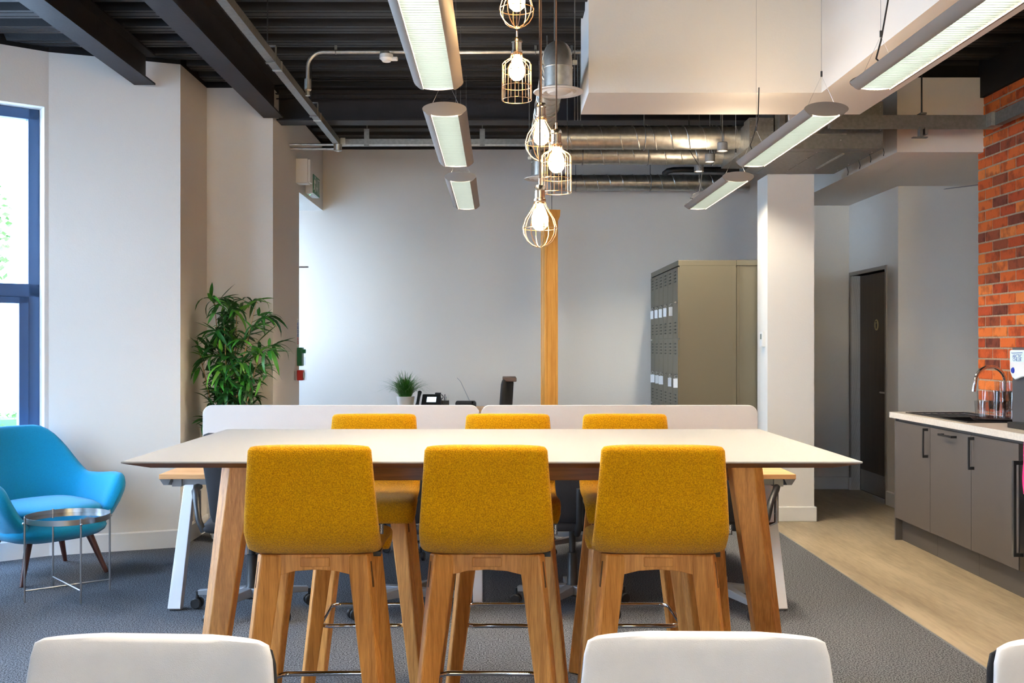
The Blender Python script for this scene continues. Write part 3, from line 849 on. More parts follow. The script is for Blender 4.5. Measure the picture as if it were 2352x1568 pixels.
# ------------------------------------------------------------------ steel lockers
def locker(label, y0, ncol, grp='grey steel locker units'):
    W = .2515
    t = thing('locker_unit', label, 'locker', (1.504, y0, 0), 0, grp)
    t_len = W * ncol; t.scale = (1, 1, 1.013)
    B(.012, .486, .004, t_len - .004, .09, 2.03).build('body', locker_m, t)
    MB().box(0, .486, 0, t_len, 2.045, 2.09).build('top_cap', locker_m, t, bevel=.002)
    MB().box(.0, .486, 0, t_len, .0, .09).build('plinth', locker_m, t)
    B(.012, .482, -.001, .004, .09, 2.045).build('side_panel', locker_m, t)
    B(.455, .462, -.003, -.001, .09, 2.045).build('edge_fold', locker_m, t)
    vent = MB()
    for k in range(4):
        for q in range(1): vent.hexa([(-.001, -.042, k * .028), (-.001, .042, k * .028), (-.001, .042, k * .028 + .010), (-.001, -.042, k * .028 + .010), (-.009, -.034, k * .028 + .001), (-.009, .034, k * .028 + .001), (-.0015, .038, k * .028 + .010), (-.0015, -.038, k * .028 + .010)])
    vme = vent.mesh('vent_slots', locker_vent)
    dme = MB().box(0, .014, .003, W - .003, .004, .590).mesh('door', locker_m)
    lme = MB().lathe([(.010, -.002), (.010, -.010), (.005, -.011), (.004, -.022)], (0, 0, 0), 12, 'x').mesh('lock', chrome)
    tagme = MB().box(-.025, -.022, -.023, .023, -.105, -.03)
    tagme.ring((-.021, 0, -.015), .014, .0012, 'x', 16, 5); tme = tagme.mesh('key_tag', whitepl)
    for c in range(ncol):
        for r_ in range(4):
            z = 1.445 - r_ * .60
            if z < 0: z = None
            if z is None: continue
            d = bpy.data.objects.new('door', dme); COL.objects.link(d); d.parent = t; d.location = (-.002, c * W, z)
            for zz in (.47, .045):
                v = bpy.data.objects.new('vent_slots', vme); COL.objects.link(v); v.parent = d; v.location = (0, W / 2, zz)
            l = bpy.data.objects.new('lock', lme); COL.objects.link(l); l.parent = d; l.location = (0, .045, .30)
            if not (c == 0 and r_ == 0 and y0 < 9) and not (c == 2 and r_ == 1 and y0 < 9):
                k = bpy.data.objects.new('key_tag', tme); COL.objects.link(k); k.parent = d; k.location = (0, .045, .30); k.rotation_euler = (0, 0, R(random.choice((28, 45, 60, 70))))
    return t
locker('front nest of grey steel lockers with vented doors and key tags', 8.53, 3)
locker('rear nest of grey steel lockers against the back wall, left of the column', 9.286, 3)
lk = thing('locker_unit', 'grey steel locker unit backing onto the others, half hidden by the column', 'locker', (1.994, 8.53, 0), 0, 'grey steel locker units')
lk.scale = (1, 1, 1.013)
B(.0, .486, .01, .85, 0, 2.045).build('body', locker_m, lk); MB().box(-.002, .488, -.002, .85, 2.047, 2.092).build('top_cap', locker_m, lk, bevel=.002)
B(.025, .032, -.003, 0, .05, 2.045).build('edge_fold', locker_m, lk)
# ------------------------------------------------------------------ linear pendant lights
def make_fixture(label):
    t = thing('linear_light', label, 'light', (0, 0, 2.45), 0, 'silver linear pendant lights')
    L = 1.30; hw = .0985
    def lens(s=1.0, n=10):
        up = [(hw * s * math.cos(math.pi * i / n), .030 * s * math.sin(math.pi * i / n) ** 1.0) for i in range(n + 1)]
        return up
    # housing: two side wings (lower curve, open in the middle) and a top cover with a slot
    n = 8
    for sx in (-1, 1):
        outer = [(sx * hw, 0.0)]
        lo = [(sx * (hw - (hw - .060) * i / n), -.030 * math.sin(math.pi / 2 * i / n) ** .9) for i in range(n + 1)]
        up = [(sx * (.034 + (hw - .034) * i / n), .030 * math.cos(math.pi / 2 * i / n) ** .9) for i in range(n + 1)]
        poly = lo + [(sx * .060, .004)] + [(sx * .034, .004)] + up[:-1]
        MB().prism(poly, .004, L - .004, 'y').build('side_wing', fixmetal, t, smooth=.6)
    e = [(hw * math.cos(a), .031 * math.sin(a)) for a in [2 * math.pi * i / 36 for i in range(36)]]
    for y0, y1 in ((0, .005), (L - .005, L)):
        MB().prism([(x, z * 1.02) for x, z in e], y0, y1, 'y').build('end_cap', fixmetal, t, smooth=.5)
    B(-.058, .058, .006, L - .006, -.004, -.001).build('lamp_strip', tube_down, t)
    B(-.033, .033, .006, L - .006, .016, .020).build('uplight_strip', tube_up, t)
    bm_ = MB().hexa([(-.059, 0, -.028), (.059, 0, -.028), (.059, .0022, -.028), (-.059, .0022, -.028), (-.059, -.0015, -.005), (.059, -.0015, -.005), (.059, .0045, -.005), (-.059, .0045, -.005)]).mesh('louvre_blade', M('louvre_reflector', (128, 140, 144), .3, 1.0))
    k = 0; y = .03
    while y < L - .02:
        o = bpy.data.objects.new('louvre_blade', bm_); COL.objects.link(o); o.parent = t; o.location = (0, y, 0); y += .0235
    for y in (.07, L - .07):
        MB().path([(-.065, y, .024), (0, y, .165), (.065, y, .024)], .0009, 6).build('bridle_wire', steel, t)
        MB().tube((0, y, .160), (0, y, .185), .0045).build('wire_gripper', blackpl, t)
        MB().tube((0, y, .185), (0, y, DECK - 2.45), .0009, n=6).build('suspension_wire', steel, t)
    return t
fx = make_fixture('left-row linear light nearest the camera, cut by the top edge')
fx.location = (-.235, 2.78, 2.45)
for x, y, lab in ((-.235, 4.53, 'second linear light of the left row, over the table'), (-.232, 6.34, 'small farthest linear light of the left row'),
                  (1.50, 2.78, 'right-row linear light nearest the camera, top right corner'), (1.455, 4.53, 'second linear light of the right row beside the bulkhead'),
                  (1.49, 6.34, 'farthest linear light of the right row, below the ducts'),
                  (-.235, .95, 'added left-row linear light, unseen above and behind the camera'), (1.50, .95, 'added right-row linear light, unseen above and behind the camera'),
                  (-.235, -.9, 'added left-row linear light, unseen farther behind the camera'), (1.50, -.9, 'added right-row linear light, unseen farther behind the camera')):  # last four are added out of view to light the front of the room
    copy_tree(fx, None, lab, (x, y, 2.45))
def cable(label, pts):
    o = MB().path(pts, .0035, 8).build('power_cable', blackpl, None, smooth=True)
    return tag(o, label, 'cable', 'black power cables of the linear lights')
cable('thick black cable dropping to the top right linear light', [(1.49, 3.95, 2.48), (1.475, 3.99, 2.52), (1.505, 4.02, 2.60), (1.525, 4.0, 2.75), (1.54, 4.0, 3.0), (1.53, 4.0, 3.40)])
cable('black cable hanging behind the second right-row light', [(1.43, 5.72, 2.478), (1.42, 5.76, 2.53), (1.45, 5.78, 2.60), (1.47, 5.78, 2.68), (1.475, 5.78, 2.86)])
cable('short black cable curling behind the farthest right-row light', [(1.47, 7.55, 2.478), (1.43, 7.6, 2.50), (1.45, 7.62, 2.53), (1.50, 7.62, 2.55), (1.52, 7.6, 2.70), (1.42, 7.6, 2.86), (1.42, 7.6, 3.40)])

# ------------------------------------------------------------------ caged pendants
def pendant(kind, label, px, py, Y, ytop):
    """px = pixel column of the lamp in the photograph frame, ytop = z of the socket's top"""
    k = 2352 / Y; X = (px - 1143) / k; zt = 1.4 + (795 - py) / k
    t = thing('cage_pendant', label, 'light', (X, Y, zt), 0, 'caged filament pendants over the high table')
    # z = 0 is the top of the socket
    MB().lathe([(.0045, .0), (.0045, -.022), (.016, -.025), (.0195, -.032), (.0205, -.040), (.018, -.043), (.018, -.070), (.0215, -.072), (.0215, -.080), (.019, -.083), (.019, -.090)], (0, 0, 0), 24).build('socket', M('aged_nickel', (200, 186, 170), .25, 1), t, smooth=.5)
    MB().lathe([(.010, -.085), (.013, -.095), (.022, -.115), (.029, -.135), (.030, -.15), (.026, -.168), (.014, -.18), (.001, -.183)], (0, 0, 0), 24).build('bulb', bulb_m, t, smooth=True)
    c = MB()
    if kind == 'globe':
        R_ = .061; n = 8
        prof = [(.0195, -.083), (.022, -.095), (.036, -.118), (.052, -.142), (R_, -.172), (.058, -.198), (.045, -.220), (.028, -.234), (.009, -.241)]
        for i in range(n):
            a = 2 * math.pi * i / n + .2
            c.path([(r * math.cos(a), r * math.sin(a), z) for r, z in prof], .0018, 6)
        c.ring((0, 0, -.176), R_, .0015, 'z', 32, 6); c.ring((0, 0, -.084), .0200, .0015, 'z', 20, 6); c.ring((0, 0, -.240), .010, .0015, 'z', 20, 6)
    else:
        prof = [(.0195, -.083), (.024, -.10), (.045, -.112), (.054, -.122), (.0545, -.255)]
        for i in range(12):
            a = 2 * math.pi * i / 12 + .1
            c.path([(r * math.cos(a), r * math.sin(a), z) for r, z in prof], .0016, 6)
        for z in (-.150, -.205, -.255): c.ring((0, 0, z), .0545, .0014, 'z', 32, 6)
        c.ring((0, 0, -.084), .0200, .0015, 'z', 20, 6)
    c.build('wire_cage', cage_m, t, smooth=True)
    MB().tube((0, 0, 0), (0, 0, DECK - zt), .0028, n=8).build('cord', M('brown_cord', (70, 52, 44), .7), t)
    pl = bpy.data.lights.new('bulb_light', 'POINT'); pl.energy = 26; pl.color = (1, .62, .30); pl.shadow_soft_size = .03
    lo = bpy.data.objects.new('bulb_light', pl); COL.objects.link(lo); lo.parent = t; lo.location = (0, 0, -.145)
    return t
pendant('globe', 'topmost caged pendant, its globe cut by the top edge', 1187, -93, 3.62, 0)
pendant('cage', 'cylindrical wire-caged pendant in the upper left of the cluster', 1187, 72, 3.80, 0)
pendant('globe', 'middle-left globe-caged pendant behind the hanging cords', 1243, 222, 3.85, 0)
pendant('cage', 'cylindrical wire-caged pendant right of the cluster middle', 1278, 282, 3.74, 0)
pendant('globe', 'lowest globe-caged pendant, hanging in front of the oak post', 1240, 410, 3.60, 0)

# ------------------------------------------------------------------ trunking, conduits, detector
t = thing('cable_trunking', 'galvanised cable trunking running away from the camera at the upper left', 'trunking', (-1.31, YB, 3.04), 0, 'galvanised cable trunking')
B(-.025, .025, 0, 8.37 - YB + .02, 0, .05).build('channel', galv2, t)
for y in (6.37, 7.9, 5.5):
    pass
for i, y in enumerate((4.72, 6.10, 7.45, 3.3, 1.9)):
    B(-.028, .028, y - YB - .02, y - YB + .005, -.003, .053).build('coupler', galv, t)
for y in (4.62, 5.92, 7.30, 3.0):
    h = MB(); yy = y - YB
    h.box(.026, .030, yy - .015, yy + .015, -.002, .095); h.box(-.055, .030, yy - .015, yy + .015, .092, .096); h.box(-.03, .03, yy - .015, yy + .015, -.006, -.003)
    hb = h.build('hanger', galv2, t)
    MB().tube((-.02, yy, .08), (-.02, yy, DECK - 3.04), .0035, n=8).build('threaded_rod', blackpl, hb)
t = thing('cable_trunking', 'galvanised cable trunking crossing in front of the back wall', 'trunking', (-1.285, 8.37, 3.04), 0, 'galvanised cable trunking')
B(0, 1.80, 0, .05, 0, .055).build('channel', galv2, t)
MB().box(0, 1.80, -.004, 0, -.002, .008).build('lip', galv, t)
B(.0, .04, -.006, .0, -.004, .062).build('coupler', galv, t)
for x in (.215, 1.16):
    hb = B(x - .021, x + .021, -.010, -.006, -.006, .135).build('bracket', galv2, t)
    MB().tube((x, .02, .05), (x, .02, DECK - 3.04), .004, n=8).build('threaded_rod', galv2, hb)
t = thing('cable_trunking', 'dark galvanised trunking crossing at the upper right and bending along the brick wall', 'trunking', (2.0, 6.93, 2.88), 0, 'galvanised cable trunking')
B(.25, 1.33, 0, .05, .0, .085).build('channel', galv2, t)
B(.25, 1.35, -.004, 0, -.012, .006).build('lip', galv2, t)
B(1.33, 1.38, -12.0, .05, 0, .085).build('channel', galv2, t)
B(1.305, 1.384, -.075, .055, -.002, .088).build('bend_piece', galv, t)
hb = MB().box(.86, .90, -.01, .06, .088, .10); hb.build('bracket', galv2, t)
hb = MB(); hb.box(.885, .905, -.02, .10, -.05, -.004); hb.box(.85, .87, -.02, .02, -.06, -.0)
hb.box(.80, .90, -.03, -.0, -.075, -.068)
h_ = hb.build('bracket', galv2, t)
MB().tube((.88, .025, .088), (.88, .025, DECK - 2.88), .006, n=8).build('threaded_rod', blackpl, h_)
def conduit(label, pts, r=.0125, clips=()):
    t = thing('conduit', label, 'conduit', pts[0], 0, 'galvanised conduits')
    MB().path([Vector(p) - Vector(pts[0]) for p in pts], r, 12).build('pipe', galv, t, smooth=True)
    for c in clips:
        q = Vector(c) - Vector(pts[0])
        MB().ring(q, r + .002, .004, 'x', 16, 6).box(q.x - .008, q.x + .008, q.y - .004, q.y + .004, q.z + r, q.z + r + .03).build('clip', galv2, t)
    return t
zc = 3.345; yc = 6.77
pts = [(-1.255, yc, 3.07), (-1.255, yc, zc - .10)] + [(-1.155 + .1 * math.cos(R(a)), yc, zc - .10 + .1 * math.sin(R(a))) for a in (165, 150, 135, 120, 105, 90)] + [(.56, yc, zc)]
ct = conduit('galvanised conduit bending up and running right to the bulkhead', pts, .0125, ((-1.07, yc, zc), (.25, yc, zc), (.49, yc, zc)))
MB().lathe([(.022, 0), (.024, -.03), (.024, -.07), (.016, -.08), (.016, -.11)], Vector((-1.255, yc, 3.165)) - Vector(pts[0]), 16).build('gland_box', galv, ct, smooth=.5)
sd = thing('smoke_detector', 'white smoke detector hanging under the galvanised conduit', 'detector', (-.745, yc, zc - .012))
MB().lathe([(.034, .012), (.034, -.006)], (-.0, 0, 0), 24).build('junction_box', galv2, sd, smooth=.5)
MB().lathe([(.044, -.006), (.046, -.02), (.046, -.032), (.030, -.046), (.028, -.052), (.001, -.052)], (.01, 0, 0), 28).build('sensor', whitepl, sd, smooth=.5)
MB().box(.03, .085, -.018, .018, -.045, -.022).build('sounder', whitepl, sd, bevel=.006)
for i, (dz, dy) in enumerate(((3.045, .0), (3.018, .04))):
    conduit('galvanised conduit running left from the trunking corner to the wall, %s' % ('upper' if i == 0 else 'lower'), [(-1.70, 8.36 + dy, dz), (-1.30, 8.36 + dy, dz)], .011)
jb = thing('junction_box', 'round galvanised conduit box under the trunking corner', 'box', (-1.30, 8.33, 3.02))
MB().lathe([(.034, .02), (.034, -.028), (.030, -.032), (.001, -.032)], (0, 0, 0), 24).build('box', galv, jb, smooth=.5)
MB().lathe([(.02, -.032), (.02, -.035), (.001, -.035)], (0, 0, 0), 20).build('lid', steel, jb, smooth=.5)

# ------------------------------------------------------------------ ducts
def spiral(label, a, b, r, pitch=.122, seam=.0046, name='spiral_duct', cat='duct', axis='x'):
    t = thing(name, label, cat, a, 0, 'galvanised spiral ducts')
    a = Vector(a); b = Vector(b); L = (b - a).length
    ax = Vector((1, 0, 0)) if axis == 'x' else Vector((0, 1, 0))
    MB().tube((0, 0, 0), ax * L, r, n=48).build('pipe', galv, t, smooth=.6)
    pts = []; n = int(L / pitch * 20)
    for i in range(n + 1):
        s = L * i / n; an = 2 * math.pi * i / 20
        c, q = r * math.cos(an), r * math.sin(an)
        pts.append((s, c, q) if axis == 'x' else (c, s, q))
    MB().path(pts, seam, 5).build('spiral_seam', galv, t, smooth=True)
    for q in ((.12, .5, .88) if L > 1 else (.5,)):
        s = L * q
        h = MB(); c = ax * s
        h.ring(c, r + .004, .004, axis, 40, 6)
        o = h.build('hanger_band', galv2, t, smooth=True)
        MB().tube(c + Vector((0, 0, r)), c + Vector((0, 0, 3.40 - a.z)), .0035, n=8).build('threaded_rod', galv2, o)
    return t
d1 = spiral('large shiny spiral duct running left from the plenum box', (.33, 7.45, 2.915), (1.80, 7.45, 2.915), .083)
MB().tube((1.30, 0, 0), (1.335, 0, 0), .0865, n=48).build('coupler', galv, d1, smooth=.6)
MB().tube((1.395, 0, 0), (1.465, 0, 0), .0865, n=48).build('coupler', galv, d1, smooth=.6)
spiral('second spiral duct just below and behind the large one', (.5, 8.0, 2.895), (1.84, 8.0, 2.895), .076)
spiral('lower spiral duct against the back wall', (.52, 9.8, 2.965), (2.4, 9.8, 2.965), .076)
dd = spiral('spiral duct running away from the round ceiling diffuser', (.318, 5.45, 2.95), (.318, 7.74, 2.95), .074, axis='y')
def elbow(root, y, r, zh, direction=1):
    pts = [(0, y, zh)] + [(0, y + direction * (.085 - .085 * math.cos(R(a))), zh + .085 * math.sin(R(a)) + .03) for a in (0, 15, 30, 45, 60, 75, 90)]
    return pts
df = thing('air_diffuser', 'round white air diffuser hanging on a bent galvanised duct', 'diffuser', (.318, 5.37, 2.733), 0, 'round air diffusers')
pts = [(0, 0, .03), (0, 0, .12)] + [(0, .09 - .09 * math.cos(R(a)), .127 + .09 * math.sin(R(a))) for a in (0, 18, 36, 54, 72, 90)] + [(0, .12, .217)]
MB().path([(0, 0, .02), (0, 0, .125)], .0745, 40).build('neck', galv, df, smooth=.6)
MB().path(pts[1:], .073, 40).build('elbow', galv, df, smooth=.6)
MB().ring((0, 0, .125), .0745, .003, 'z', 40, 6).build('bead', galv, df, smooth=True)
MB().lathe([(.078, .022), (.10, .008), (.13, .002), (.131, -.001), (.128, -.004), (.10, -.001), (.098, .006), (.078, .010)], (0, 0, 0), 48).build('outer_ring', whitepl, df, smooth=.5)
MB().lathe([(.094, .004), (.08, -.006), (.074, -.004), (.07, .003)], (0, 0, 0), 48).build('inner_ring', whitepl, df, smooth=.5)
MB().lathe([(.064, .004), (.05, -.008), (.03, -.010), (.001, -.010)], (0, 0, 0), 48).build('centre_cone', whitepl, df, smooth=.5)
for s in (-1, 1):
    MB().tube((s * .088, .02, .16), (s * .088, .02, DECK - 2.733), .003, n=8).build('threaded_rod', galv2, df)
    MB().box(s * .088 - .012, s * .088 + .012, .008, .032, .15, .17).build('clamp', galv, df)
copy_tree(df, None, 'farther round air diffuser half hidden behind the pendants', (.330, 7.80, 2.675))
tr_ = bpy.data.objects  # rods beside the bulkhead
for i, (px, y, z0, z1) in enumerate(((1320, 6.9, 2.92, 3.15), (1327, 6.9, 2.92, 3.2), (1333, 6.9, 2.92, 3.22))):
    X = (px - 1143) / (2352 / y)
    o = MB().tube((X, y, z0 - .0), (X, y, DECK), .004, n=8).build('threaded_rod', galv2, None)
    tag(o, ['shortest thin steel rod left of the bulkhead, farthest from it', 'middle thin steel rod hanging left of the bulkhead', 'thin steel rod hanging right beside the bulkhead edge'][i], 'rod', 'threaded rods by the bulkhead')

# plenum and air handling unit
pb = thing('plenum_box', 'galvanised plenum box where the large spiral duct ends', 'duct', (1.75, 7.12, 2.79))
B(0, .17, 0, .16, 0, .20).build('front_box', galv2, pb, bevel=.002)
B(.0, .17, .16, .90, 0, .18).build('rear_box', galv2, pb, bevel=.002)
scr = MB()
for x in (.012, .158):
    for z in (.02, .06, .10, .14, .18): scr.sphere((x, -.001, z), .003, 6, 4)
scr.build('rivets', steel, pb)
ah = thing('air_handling_unit', 'large grey ducted air unit over the white column', 'air unit', (1.93, 7.13, 2.775))
B(0, .755, 0, 1.05, 0, .33).build('casing', galv2, ah, bevel=.003)
B(-.001, .50, -.002, 0, .10, .104).build('seam', galv, ah)
for x0, x1, y0, y1 in ((.12, .30, .10, .95), (.34, .70, .12, .90)):
    B(x0, x1, y0, y1, -.003, 0).build('access_panel', galv2, ah)
B(.52, .535, .15, .75, -.012, -.003).build('rail', galv, ah)
B(.02, .06, -.05, -.0, .0, .31).build('drop_panel', galv2, ah)
B(.08, .24, -.06, -.0, .12, .23).build('control_box', whitemetal, ah, bevel=.004)
scr = MB()
for i in range(9): scr.sphere((.755 - .02, -.001, .03 + .033 * i), .0035, 6, 4)
for p in ((.20, .22), (.26, .20), (.29, .14), (.30, .10), (.31, .06), (.06, .08), (.36, .06)): scr.sphere((p[0] + .1, -.001, p[1]), .0045, 6, 4)
for p in ((.33, .12), (.33, .35), (.33, .6), (.72, .12), (.72, .35), (.72, .6), (.72, .85), (.33, .85)): scr.sphere((p[0], p[1], -.003), .005, 6, 4)
scr.build('rivets', steel, ah)
for i in range(3):
    MB().path([(.20 + i * .018, -.02, .26), (.21 + i * .018, -.03, .20), (.225 + i * .018, -.02, .16), (.25 + i * .018, .0, .13)], .006, 8).build('flexible_pipe', galv, ah, smooth=True)
for i, (px, py) in enumerate(((1945, 395), (1972, 380), (1997, 365), (2027, 350))):
    k = 305 + i * 8
    X = (px - 1143) / k; Y = 2352 / k; Z = 1.4 + (795 - py) / k
    pp = [(X - .0, Y, Z + .04), (X + .012, Y, Z + .0), (X + .006, Y, Z - .025)]
    tag(MB().path(pp, .003, 6).build('cable_tail', blackpl), ['short black cable tail below the air unit, nearest the column', 'short black cable tail below the air unit, second from the column', 'short black cable tail below the air unit, third from the column', 'short black cable tail below the air unit, nearest the brick wall'][i], 'cable', 'cable tails under the air unit')
# black insulated pipe
bp_ = thing('insulated_pipe', 'black insulated pipe above the lower spiral duct', 'pipe', (1.60, 9.6, 3.035))
MB().path([(-.02, .10, .0), (0, .02, .012), (.05, 0, .018), (.12, 0, .02), (.9, 0, .02)], .026, 14).build('pipe', blackpl, bp_, smooth=True)
MB().ring((.26, 0, .02), .03, .004, 'x', 16, 6).build('clip', galv2, bp_)
MB().tube((.26, 0, .05), (.26, 0, .36), .004, n=8).build('threaded_rod', blackpl, bp_)
# small cylinder spots
for i, (y, lab) in enumerate(((8.14, 'farthest and lowest-looking of the three small grey spotlights under the ducts'), (7.72, 'middle one of the three small grey spotlights under the ducts'), (7.29, 'nearest of the three small grey spotlights, right below the large duct'))):
    t = thing('spotlight', lab, 'light', (1.60, y, 2.79), 0, 'small grey cylinder spotlights')
    MB().lathe([(.001, .06), (.034, .06), (.037, .055), (.037, .004), (.034, .0), (.030, .004), (.001, .004)], (0, 0, 0), 28).build('housing', M('spot_grey', (120, 122, 124), .45, .3), t, smooth=.5)
    MB().lathe([(.001, .0035), (.029, .0035), (.029, .002), (.001, .002)], (0, 0, 0), 24).build('lens', E('spot_lens', (1, .93, .75), 6), t)
    MB().ring((0, 0, .0), .036, .003, 'z', 28, 6).build('rim', fixmetal, t, smooth=True)
    MB().tube((0, 0, .06), (0, 0, .61 if y > 7.9 else .61), .004, n=8).build('stem', galv2, t)
    sl = bpy.data.lights.new('spot_lamp', 'SPOT'); sl.energy = 34; sl.color = (1, .9, .72); sl.spot_size = R(138); sl.spot_blend = .25; sl.shadow_soft_size = .02
    lo = bpy.data.objects.new('spot_lamp', sl); COL.objects.link(lo); lo.parent = t; lo.location = (0, 0, -.004)

# ------------------------------------------------------------------ wall fittings at the side opening
eb = thing('emergency_light', 'small off-white box light on the return wall above the opening', 'light', (-1.714, 8.70, 2.79))
B(0, .10, 0, .13, 0, .205).build('housing', whitepl, eb, bevel=.002)
B(.10, .122, .01, .12, .005, .20).build('front_cover', whitepl, eb, bevel=.004)
B(.02, .09, .02, .11, -.003, 0).build('lens', whitemetal, eb)
ex = thing('exit_sign', 'green fire exit sign box with running man and arrow by the back wall corner', 'sign', (-1.714, 9.13, 2.765))
B(0, .066, 0, .32, 0, .175).build('housing', whitepl, ex, bevel=.003)
pn = B(.066, .072, .0, .32, .004, .171).build('sign_panel', green_m, ex)
wh = MB(); X0, X1 = .072, .0735
def yz(poly): wh.prism([(p[0], p[1]) for p in poly], X0, X1, 'x')
# door outline, arrow, running figure
yz([(.225, .02), (.235, .02), (.235, .155), (.225, .155)]); yz([(.295, .02), (.305, .02), (.305, .155), (.295, .155)]); yz([(.225, .147), (.305, .147), (.305, .155), (.225, .155)])
yz([(.163, .15), (.163, .075), (.145, .075), (.17, .035), (.195, .075), (.177, .075), (.177, .15)])
yz([(.045, .075), (.075, .085), (.09, .125), (.065, .135), (.05, .105)]); yz([(.072, .085), (.098, .05), (.088, .02), (.078, .022), (.084, .048), (.055, .075)])
yz([(.045, .078), (.035, .05), (.01, .04), (.012, .03), (.045, .04), (.062, .075)]); yz([(.085, .12), (.112, .10), (.118, .107), (.088, .133)]); yz([(.06, .13), (.035, .12), (.03, .095), (.037, .093), (.045, .112), (.066, .12)])
wh.lathe([(.013, X0), (.013, X1)], (0, .085, .15), 16, 'x')
wh.build('pictogram', paperw, pn)
B(.012, .055, .03, .28, -.004, 0).build('lens', whitemetal, ex)
MB().sphere((.03, .06, -.004), .004, 8, 6).build('indicator', E('green_led', (.1, 1, .3), 6), ex)
nc = thing('notice_strip', 'vertical strip of small blue and red safety notices above the green box', 'sign', (-1.714, 8.735, 1.405))
B(0, .003, 0, .075, 0, .23).build('backing', paperw, nc)
for i in range(6):
    z = .012 + i * .032
    q = B(.003, .004, .006, .069, z, z + .027).build('notice', M('red_print', (196, 60, 66), .5) if i < 2 else blue_m, nc)
    B(.004, .0046, .022 + (i % 3) * .006, .036 + (i % 3) * .006, z + .006, z + .021).build('symbol', paperw, q)
B(.003, .004, .02, .05, .208, .215).build('notice', blue_m, nc)
gb = thing('emergency_release', 'green break-glass door release box at the edge of the opening', 'switch', (-1.714, 8.745, 1.232))
B(0, .042, 0, .09, 0, .158).build('housing', green_m, gb, bevel=.004)
B(.042, .060, .01, .08, .008, .075).build('clear_cover', glass_tum, gb)
MB().lathe([(.018, .0), (.018, .02), (.016, .024), (.001, .024)], (.042, .045, .125), 20, 'x').build('button', green_m, gb, smooth=.5)
rb = thing('fire_call_point', 'red fire alarm call point below the green release box', 'switch', (-1.714, 8.745, 1.108))
B(0, .05, 0, .09, 0, .088).build('housing', red_m, rb, bevel=.005)
B(.05, .056, .018, .072, .02, .068).build('glass', paperw, rb); 
B(.056, .066, -.0, .09, .0, .088).build('clear_cover', glass_tum, rb)
wp = thing('wall_bracket', 'slim pale metal bracket on the wall left of the red call point', 'bracket', (-1.714, 8.64, 1.112))
B(0, .012, 0, .028, 0, .08).build('plate', steel, wp, bevel=.004)
db = thing('door_stay', 'small grey metal bar sticking out of the opening, above the notices', 'bracket', (-1.76, 8.86, 2.08))
B(0, .12, 0, .02, 0, .012).build('bar', greymetal, db); B(-.01, .02, 0, .02, -.02, .02).build('mount', greymetal, db)
th = thing('thermostat', 'white thermostat controller on the side of the white column', 'control', (2.16, 8.26, 1.395))
B(-.026, 0, 0, .085, 0, .125).build('body', whitepl, th, bevel=.003)
B(-.0275, -.026, .022, .062, .062, .105).build('display', M('lcd', (110, 120, 112), .3), th)
B(-.0272, -.026, .02, .065, .012, .05).build('keypad', whitemetal, th, bevel=.001)
for i in range(2):
    pass
# ------------------------------------------------------------------ kitchen run on the right
FX = 2.875
def cab(label, y1, w, kind):
    """y1 = far edge; unit runs towards the camera"""
    t = thing('kitchen_unit', label, 'cabinet', (FX, y1 - w, 0), 0, 'grey kitchen base units')
    B(.022, .575, .001, w - .001, .16, .882).build('carcass', cab_m, t)
    B(.05, .06, 0, w, .0, .158).build('plinth', plinth_m, t)
    if kind != 'fridge':
        d = B(0, .02, .0015, w - .0015, .163, .862).build('door', cab_m, t, bevel=.001)
        h = MB()
        if kind in ('far', 'near'):
            yy = .035 if kind == 'far' else w - .035
            a, b, c = yy, .655, .852
            h.box(-.036, -.026, a - .006, a + .006, b, c); h.box(-.027, 0, a - .006, a + .006, b, b + .018); h.box(-.027, 0, a - .006, a + .006, c - .018, c)
        else:
            a = w / 2
            h.box(-.036, -.026, a - .10, a + .10, .824, .838); h.box(-.027, 0, a - .10, a - .082, .824, .838); h.box(-.027, 0, a + .082, a + .10, .824, .838)
        h.build('handle', blackpl, d, bevel=.001)
    else:
        d = B(.0, .02, .03, w - .01, .163, .862).build('door', M('fridge_glass_black', (24, 22, 22), .15), t, bevel=.001)
        h = MB(); h.box(-.045, -.030, w - .035, w - .015, .245, .772); h.box(-.031, 0, w - .035, w - .018, .245, .265); h.box(-.031, 0, w - .035, w - .018, .75, .772)
        h.build('handle', blackpl, d, bevel=.001)
        B(-.047, -.045, w - .035, w - .015, .245, .772).build('handle_front', steel, d)
    return t
c0 = cab('grey kitchen unit at the far end of the run with a vertical black handle', 7.40, .59, 'far')
B(.0, .575, .5902, .608, .0, .882).build('end_panel', cab_m, c0, bevel=.001)
cab('grey kitchen unit with a short horizontal black handle at its top', 6.808, .59, 'mid')
cab('grey kitchen unit nearest the camera, vertical black handle on its far edge', 6.216, .565, 'near')
cab('dark appliance front with long bar handle at the right edge of the picture', 5.649, .60, 'fridge')
cab('grey kitchen unit continuing the run towards the camera', 5.047, .59, 'near')
wt = thing('worktop', 'pale speckled worktop slab lying on the grey kitchen units', 'worktop', (2.853, 4.45, .883))
m = MB(); L = 3.01
hx0, hx1, hy0, hy1 = .075, .50, 1.92, 2.86
m.box(0, .60, 0, hy0, 0, .041); m.box(0, .60, hy1, L, 0, .041); m.box(0, hx0, hy0, hy1, 0, .041); m.box(hx1, .60, hy0, hy1, 0, .041)
m.build('slab', worktop_m, wt)
sk = thing('inset_sink', 'matt black inset sink and drainer in the far end of the worktop', 'sink', (2.853 + .075, 4.45 + 1.92, .924))
m = MB()
m.box(-.012, .437, -.012, .004, 0, .006); m.box(-.012, .437, .936, .952, 0, .006); m.box(-.012, .004, 0, .94, 0, .006); m.box(.40, .437, 0, .94, 0, .006); m.box(.0, .40, .44, .47, -.006, .006)
m.box(.004, .40, .47, .936, -.012, -.004)
